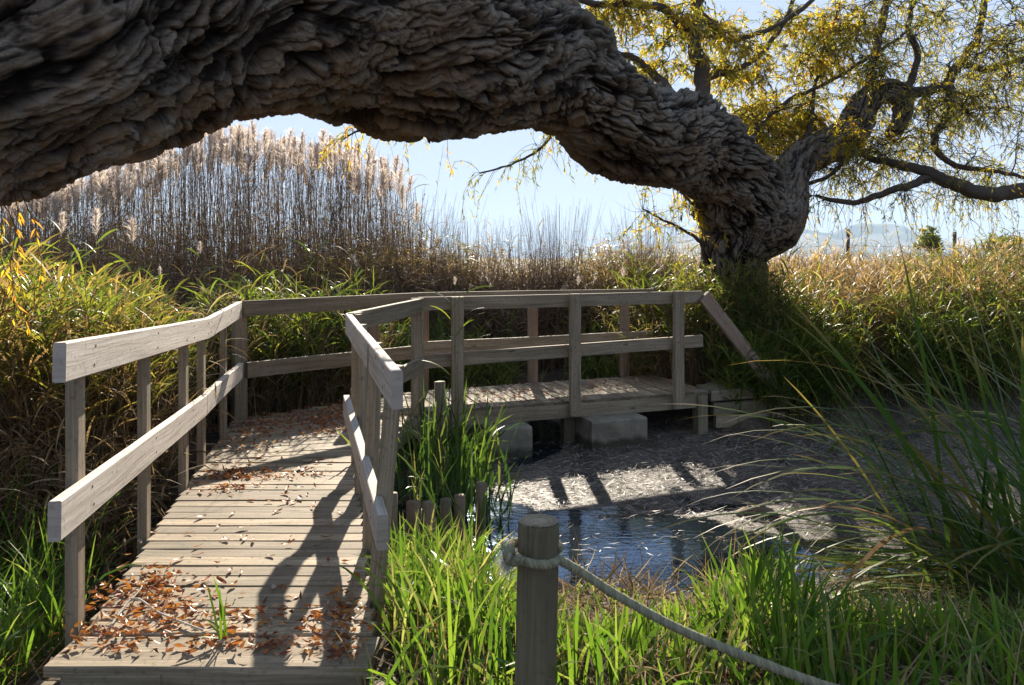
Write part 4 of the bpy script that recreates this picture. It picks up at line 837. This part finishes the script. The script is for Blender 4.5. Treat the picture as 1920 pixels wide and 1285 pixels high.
single(247, 440, 6.3, 'reed with a bright cream seed head standing right above the left railing', plsz=.19); single(375, 468, 7.6, 'short reed with a small round seed head in front of the brown reed bed', plsz=.12)
single(300, 512, 7.4, 'low reed with a tiny seed head left of the railing corner', plsz=.09); single(1084, 530, 8.9, 'reed with a small white seed head behind the middle of the bridge railing', plsz=.11, nl=5)
single(1168, 515, 9.2, 'reed with a drooping pale seed head behind the bridge end post', plsz=.12, nl=5)
single(853, 530, 6.55, 'green reed growing in front of a bridge post, its leaves over the top board', nl=9, plsz=.07, leafl=(.25, .42))
single(1290, 470, 9.0, 'reed with a pink seed head left of the trunk foot', plsz=.13, nl=4)

# ---- lush iris-like clump in the angle of the boardwalk
def blades(mb, P, Lr, Wd, tilt, bend, seg=6, az=None, rn=None, shape=0, p=1.4):
    K = len(P); az = R.uniform(0, 6.28, K) if az is None else az
    return ribbons(mb, P, az, R.uniform(*Lr, K), Wd * R.uniform(.6, 1.3, K), np.abs(R.normal(*tilt, K)), R.normal(*bend, K), seg=seg, rn=rn, shape=shape, p=p)
mb = MB(); e = empty('iris_clump', (-.55, 5.9, 0), 'dense clump of dark green sword shaped leaves in the angle of the boardwalk', 'plant')
q = R.normal(0, 1, (260, 2)) * (.24, .52) + (-.50, 5.75); q = q[(q[:, 0] > -1.0 + (5.9 - q[:, 1]) * .1) & (q[:, 0] < .0) & (q[:, 1] < 6.7)]
blades(mb, np.column_stack([q, np.full(len(q), -.1)]), (.3, .95), .020, (.10, .16), (.6, .55)); mb.build('leaves', M['iris'], e)

# ---- near bank: grass, dead stalks, debris
g_, d_ = MB(), MB()
P = off_bridge(spots(6500, 690, 2050, 2.0, 4.6, .8), .02); s__ = sdf(P[:, 0], P[:, 1], POND); P = P[(s__ > -.12 - .2 * R.rand(len(P)) * (P[:, 0] > 1.2))]
cl = fbm(P * (2.2, 2.2, 0), 3, 77); keep = R.rand(len(P)) < np.clip(.5 + 1.6 * cl, .08, 1); P = P[keep]; cl = cl[keep]
def toplim(P, jit=1.):
    px = 960 + F * P[:, 0] / P[:, 1]; yl = np.interp(px, [700, 900, 950, 1060, 1300, 1370, 1400, 1500, 1560, 1900, 2050], [975, 960, 1075, 1145, 1125, 1040, 1000, 1010, 1110, 1130, 1100])
    return np.clip(CZ - (yl - HOR) / F * P[:, 1] - P[:, 2], .07, 1)
Ls = np.interp(P[:, 1], [2., 2.6, 3.4, 4.6], [.85, 1.0, .9, .62]) * (.75 + .5 * np.clip(cl, -.4, .8))
K = len(P); tr = np.clip(R.normal(.50, .24, K), 0, 1)
ribbons(g_, P, R.uniform(0, 6.28, K), np.minimum(R.uniform(.16, .62, K) * Ls, toplim(P) * R.uniform(.7, 1.35, K)), .0145 * R.uniform(.6, 1.4, K), np.abs(R.normal(.1, .18, K)), np.abs(R.normal(.8, .6, K)), seg=6, rn=tr, p=1.6)
P = off_bridge(spots(520, 690, 1020, 2.1, 4.2, .8), .02); P = P[sdf(P[:, 0], P[:, 1], POND) > -.3]; K = len(P)
ribbons(g_, P, R.normal(1.5, 1.6, K), np.minimum(R.uniform(.25, .72, K), toplim(P) * R.uniform(.7, 1.15, K)), .013 * R.uniform(.6, 1.3, K), np.abs(R.normal(.12, .2, K)), np.abs(R.normal(1.0, .8, K)), seg=7, rn=np.clip(R.normal(.5, .2, K), 0, 1), p=1.8)
P = off_bridge(spots(1500, -260, 170, 2.2, 4.4, .9), .06); K = len(P)                     # left of the boardwalk
ribbons(g_, P, R.uniform(0, 6.28, K), R.uniform(.2, .65, K) * np.interp(P[:, 1], [2.2, 4.4], [.8, 1]), .010 * R.uniform(.5, 1.4, K), np.abs(R.normal(.12, .15, K)), np.abs(R.normal(.9, .6, K)), seg=6, rn=np.clip(R.normal(.38, .22, K), 0, 1), p=1.6)
stuff(g_, 'grass', 'grass', 'bright green grass blades lit from behind on the near bank', 'grass')
P = off_bridge(np.concatenate([spots(5500, 680, 2060, 2.0, 4.5, .8), spots(3600, -260, 330, 2.2, 5.2)]), .01); K = len(P)
ribbons(d_, P + (0, 0, .02), R.uniform(0, 6.28, K), R.uniform(.08, .42, K), .0055 * R.uniform(.5, 1.6, K), R.normal(1.2, .35, K), R.normal(.3, .4, K), seg=4, rn=np.clip(R.gamma(2, .22, K), 0, 1))
P = spots(800, 680, 2060, 2.1, 4.3); K = len(P); ribbons(d_, P + (0, 0, .02), R.uniform(0, 6.28, K), np.minimum(R.uniform(.15, .5, K), toplim(P) * 1.1), .006, np.abs(R.normal(.5, .3, K)), R.normal(1.1, .5, K), seg=6, rn=R.uniform(.7, 1, K))
stuff(d_, 'dead_grass', 'thatch', 'dead straw coloured grass and stalks lying among the green grass', 'dead grass')
# fallen leaves on the near bank
mb = MB(); P = off_bridge(spots(900, 690, 2050, 2.1, 4.3), .02); leaves(mb, P + (0, 0, .03), R.normal(0, 1, P.shape) * (1, 1, .3), R.uniform(.03, .06, len(P)), .013)
stuff(mb, 'bank_leaf_litter', 'fallen', 'brown and orange fallen leaves among the grass of the near bank', 'fallen leaves')

# ---- the big arching sedge on the right
mb = MB(); e = empty('sedge_clump', (3.0, 3.9, 0), 'great clump of long arching sedge leaves leaning over the pond from the right edge', 'plant')
def sedge(n, cx, cy, sx, sy, Lr, az0, azs, tl, bd, w_=.032, rn=(.42, .25)):
    q = R.normal(0, 1, (n, 2)) * (sx, sy) + (cx, cy); P = np.column_stack([q, ground(q[:, 0], q[:, 1])])
    K = n; ribbons(mb, P, R.normal(az0, azs, K), R.uniform(*Lr, K), w_ * R.uniform(.55, 1.25, K), np.abs(R.normal(*tl, K)), np.abs(R.normal(*bd, K)), seg=12, rn=np.clip(R.normal(*rn, K), 0, 1), p=1.5, twist=R.uniform(-.5, .5, K))
sedge(30, 3.05, 4.3, .25, .35, (1.3, 2.2), 3.1, .45, (.30, .16), (1.35, .35)); sedge(20, 3.0, 3.7, .2, .25, (1.1, 1.9), 3.3, .5, (.35, .2), (1.5, .4))
sedge(22, 2.9, 4.6, .25, .4, (1.4, 2.1), 2.9, .5, (.25, .12), (.45, .25)); sedge(20, 2.75, 3.3, .15, .3, (.8, 1.4), 3.2, .7, (.3, .2), (1.0, .4), rn=(.3, .15))
sedge(24, 2.95, 4.2, .2, .3, (1.9, 2.5), 3.0, .35, (.30, .10), (.35, .18), .034, rn=(.25, .12)); sedge(14, 2.75, 3.2, .12, .2, (1.3, 1.9), 2.9, .25, (.45, .12), (.5, .2), .028, rn=(.2, .1)); sedge(30, 3.8, 5.6, .5, .8, (1.2, 2.2), 3.1, .7, (.25, .15), (1.3, .4))
for n_, x0, y0, L0, tl in ((16, 2.9, 4.1, (2.0, 2.7), .36), (12, 3.2, 4.8, (2.2, 2.9), .36), (6, 2.6, 3.4, (1.3, 1.9), .5)):
    q = R.normal(0, .15, (n_, 2)) + (x0, y0); ribbons(mb, np.column_stack([q, ground(q[:, 0], q[:, 1])]), R.normal(3.2, .28, n_), R.uniform(*L0, n_), .030 * R.uniform(.6, 1.2, n_), R.normal(tl, .14, n_), R.uniform(1.1, 1.9, n_), seg=14, rn=np.clip(R.normal(.5, .28, n_), 0, 1), p=1.2, twist=R.uniform(-.4, .4, n_))
mb.build('leaves', M['sedge'], e)
mb = MB(); n = 300; q = np.column_stack([R.uniform(2.35, 3.6, n), R.normal(4.15, .33, n)]); ribbons(mb, np.column_stack([q, R.uniform(WZ + .01, WZ + .07, n)]), R.normal(3.05, .30, n), R.uniform(.4, 1.2, n), .012 * R.uniform(.5, 1.3, n), R.normal(1.53, .03, n), R.normal(.04, .05, n), seg=7, rn=R.rand(n))
stuff(mb, 'fallen_sedge', 'sedge', 'long sedge leaves lying flat over the water at the lower right', 'dead grass')

# reed-like shoots on the far right bank, thin blades reaching over the water, plus the tuft on the deck
mb = MB(); e = empty('grass_tuft', (-1.09, 2.78, dz(2.78)), 'small tuft of green grass sprouting through the boardwalk planks', 'grass tuft')
b0 = W(415, 1213, 2.63); P = np.tile((b0[0], 2.65, dz(2.65)), (9, 1)) + R.normal(0, .008, (9, 3)) * (1, 1, 0)
ribbons(mb, P, np.array([3.0, 3.0, 3.3, .3, 2.9, .1, 3.1, 2.2, 3.6]), np.array([.24, .22, .12, .17, .17, .10, .08, .2, .1]), .012, np.array([.12, .2, .5, .03, .7, .3, .6, .05, 1.]), np.array([.25, .1, .8, .1, .7, .2, .4, .1, .5]), seg=6, rn=R.uniform(.3, .7, 9)); mb.build('blades', M['grass'], e)

# ================================================================== FALLEN LEAVES ON THE DECK
def on_deck(x, y): return dz(y) + .003
def nails(a, b, ht, ys, side=1):
    a, b = np.array(a), np.array(b); d = (b - a) / np.linalg.norm(b - a); n_ = np.array((d[1], -d[0], 0)) * side; n_ /= np.linalg.norm(n_)
    for y_ in ys:
        for k_ in (.03, ht - .035):
            f_ = (y_ - a[1]) / (b[1] - a[1]); p_ = a + (b - a) * f_ - (0, 0, k_) + d * rnd.uniform(-.012, .012); m_ = MB()
            tube(m_, [p_ + n_ * .018, p_ + n_ * .0226], .0052, 7); m_.build('nail', M['nail'], bridge)
M['nail'] = plain_mat('rusty_nail', (.05, .025, .015), (.12, .06, .035), 60.)
nails(A0, A1, .135, (2.80, 3.69, 4.52, 4.97)); nails(A1, A2, .135, (5.06, 5.85)); nails((-1.532, 2.50, .953), (-2.035, 4.93, .862), .135, (2.80, 3.69, 4.52))
nails(I0, I1, .14, (2.98, 3.58, 4.45), -1); nails((-.475, 2.74, .825), (-1.12, 5.05, .84), .13, (2.98, 3.58, 4.45), -1)
nails(K0, K1, .135, (8.02, 8.47, 8.88)); nails((-1.02, 7.80, .885), (1.66, 8.87, .90), .135, (8.02, 8.47, 8.78))
pts = []
def drift(n, px, py, sx, sy, far=False):
    for _ in range(n):
        a, b_ = rnd.gauss(px, sx), rnd.gauss(py, sy); z_ = .41 if b_ > 900 else .37; Y_ = (CZ - z_) * F / max(40, b_ - HOR); x_ = (a - 960) / F * Y_
        if sdf(np.array(x_), np.array(Y_), BR) < -.03 and Y_ > 2.5: pts.append((x_, Y_, on_deck(x_, Y_) + abs(rnd.gauss(0, .008))))
for a in ((140, 265, 1105, 45, 14), (130, 290, 1135, 55, 16), (90, 215, 1180, 40, 12), (70, 300, 1080, 30, 10), (70, 320, 1170, 55, 16), (60, 460, 1165, 60, 18), (80, 560, 1160, 60, 20), (100, 645, 1190, 22, 35), (60, 560, 1215, 60, 10), (60, 650, 1130, 20, 30), (40, 230, 1215, 60, 6), (60, 410, 1205, 60, 8),
          (60, 420, 893, 30, 8), (30, 460, 898, 40, 6), (25, 570, 888, 30, 5), (150, 480, 800, 30, 12), (170, 550, 785, 50, 12), (130, 620, 780, 30, 12), (90, 460, 835, 30, 12), (60, 600, 800, 30, 10), (120, 640, 765, 30, 8),
          (60, 880, 745, 30, 14), (80, 930, 745, 40, 14), (90, 1000, 727, 50, 8), (110, 1180, 712, 60, 5), (80, 1100, 722, 60, 8), (60, 1280, 716, 30, 6), (70, 740, 770, 30, 15), (60, 1050, 740, 60, 10)): drift(*a)
for a in ((260, 620, 775, 40, 14), (220, 540, 790, 50, 12), (120, 470, 800, 25, 12), (120, 600, 800, 40, 10), (140, 430, 893, 25, 7), (60, 500, 895, 40, 5)): drift(*a)
P = np.array(pts); n = len(P); mb = MB(); D = R.normal(0, 1, (n, 3)) * (1, .8, .28); leaves(mb, P, D, R.uniform(.022, .052, n), R.uniform(.010, .018, n), np.clip(R.beta(1.3, 1.6, n), 0, 1))
stuff(mb, 'leaf_drifts', 'fallen', 'drifts of curled brown and orange willow leaves on the footbridge planks', 'fallen leaves')
protos = []
for k_ in range(6):
    mb = MB(); D = np.array([(1, 0, .06)]); L_ = .03 + .008 * (k_ % 3)
    s = np.linspace(0, 1, 7); wd_ = .012 * np.sin(np.pi * np.clip(s * .94 + .03, 0, 1)) ** .8 * (.8 + .1 * k_); cx = L_ * (s - .5); cz = .003 + .006 * (s - .5) ** 2 * 4 * (.4 + .3 * (k_ % 2)) 
    V = np.stack([np.stack([cx, -wd_ / 2, cz + .003], -1), np.stack([cx, 0 * s, cz], -1), np.stack([cx, wd_ / 2, cz + .002 * k_ / 3], -1)], 1)
    i_ = np.arange(6)[:, None] * 3; f_ = np.concatenate([i_ + [0, 1, 4, 3], i_ + [1, 2, 5, 4]])
    mb.add(V, f_, rnd=(.15, .35, .5, .62, .8, .28)[k_], t=.3); o = mb.build('fallen_leaf', M['fallen'], org=(0, 0, 0)); protos.append(o)
n = 0
while n < 110:
    Y_ = rnd.uniform(2.6, 5.3); x_ = -1.6 - (Y_ - 2.5) * .22 + rnd.uniform(0, 1.02)
    if sdf(np.array(x_), np.array(Y_), BR) > -.05: continue
    src = protos[n % 6]; o = src if n < 6 else src.copy()
    if n >= 6: COL.objects.link(o)
    s_ = rnd.uniform(1.0, 1.8); o.location = (x_, Y_, dz(Y_) + .001); o.rotation_euler = (rnd.uniform(-.25, .25), rnd.uniform(-.2, .2), rnd.uniform(0, 6.28)); o.scale = (s_, s_, s_)
    tag(o, ('dark brown', 'red brown', 'rusty orange', 'bright orange', 'pale pinkish', 'brown')[n % 6] + ' curled willow leaf lying apart on the near boardwalk planks', 'leaf', 'loose leaves on the boardwalk'); n += 1
# twig on the deck
b = MB(); tube(b, spline([W(205, 1175, 2.72) , W(250, 1125, 2.95), W(300, 1150, 2.83), W(380, 1190, 2.7)], 24) * (1, 1, 0) + (0, 0, .422), .004, 5); tube(b, spline([W(245, 1130, 2.93), W(262, 1105, 3.02), W(266, 1092, 3.06)], 10) * (1, 1, 0) + (0, 0, .424), .003, 5)
tag(b.build('stick', M['fray'], org=(-1.4, 2.8, .42)), 'thin bleached forked stick lying on the front planks', 'stick')

# ================================================================== FENCE, FAR TREE
fe = empty('wire_fence', (9, 20, 0), 'thin wire fence with dark posts standing in the field beyond the brush', 'fence')
fp = []
for px, yt, Y_ in ((1180, 470, 26), (1440, 450, 21), (1588, 430, 20.5), (1788, 435, 20.5), (1990, 436, 20.5)):
    x_ = (px - 960) / F * Y_; b = MB(); tube(b, [(x_, Y_, 0), (x_ + .02, Y_, 1.2), (x_ + .03, Y_, CZ - (yt - HOR) / F * Y_)], .05, 8, disp=lambda s, p_, r: r * .15 * vnoise(np.stack([s * 4, p_, 0 * s], -1))); b.build('post', M['twig'], fe); fp.append((x_, Y_))
for z_ in (.9, 1.3, 1.75, 2.1):
    b = MB()
    for (xa, ya), (xb, yb) in zip(fp[:-1], fp[1:]): tube(b, [(xa, ya, z_), ((xa + xb) / 2, (ya + yb) / 2, z_ - .04), (xb, yb, z_)], .004, 3)
    b.build('wire', M['twig'], fe)
def shrub(px, py, Y_, h_, wd_, lab, m='brush', n=1400, rn=.15):
    x_ = (px - 960) / F * Y_; e = empty('shrub', (x_, Y_, 0), lab, 'shrub', 'shrubs beyond the brush'); b1, b2 = MB(), MB()
    zc = CZ - (py - HOR) / F * Y_
    for k_ in range(9):
        a = R.uniform(0, 6.28); q = R.normal(0, .3, 3) * wd_; C = spline([(x_, Y_, 0), (x_ + q[0] * .3, Y_ + q[1] * .3, zc * .55), (x_ + q[0], Y_ + q[1], zc + h_ * R.uniform(-.3, .4))], 8); tube(b1, C, np.linspace(.05, .012, 8), 5)
    k_ = n; cc = R.normal(0, .42, (26, 3)) * (wd_, wd_, h_ * .8); P = np.array((x_, Y_, zc)) + cc[R.randint(0, 26, k_)] + R.normal(0, .14, (k_, 3)) * wd_
    leaves(b2, P, R.normal(0, 1, (k_, 3)) + (0, 0, .6), R.uniform(.10, .22, k_), .05, np.clip(R.normal(rn, .12, k_), 0, 1)); b1.build('trunk', M['twig'], e); b2.build('crown', M[m], e)
shrub(1748, 455, 24, .5, .42, 'small dark bushy tree beyond the fence under the far mountains'); shrub(1880, 462, 24, .35, .7, 'low dark shrub beyond the fence at the right edge')
e = empty('shrub', (3.05, 8.8, .2), 'dense leafy green bush hugging the foot of the willow trunk', 'shrub'); b1, b2 = MB(), MB()
P = spots(380, 1270, 1480, 8.45, 9.15); pxb = 960 + F * P[:, 0] / P[:, 1]
zt = CZ - (np.interp(pxb, [1270, 1310, 1350, 1400, 1450, 1480], [560, 500, 474, 472, 486, 525]) - HOR) / F * P[:, 1]
C = stalks(b1, P, R.uniform(0, 6.28, len(P)), (zt - P[:, 2]) * R.uniform(.72, 1.0, len(P)), .004, np.abs(R.normal(0, .1, len(P))), R.normal(.2, .1, len(P)), seg=5)
B_, u = on_lines(C, 20, .45, 1.); n = len(B_); leaves(b2, B_, R.normal(0, 1, (n, 3)) + (0, 0, .5), R.uniform(.04, .09, n), .018, np.clip(R.normal(.36, .2, n) + .3 * (u < .6), 0, 1))
b1.build('stems', M['thatch'], e); b2.build('leaves', M['brush'], e)
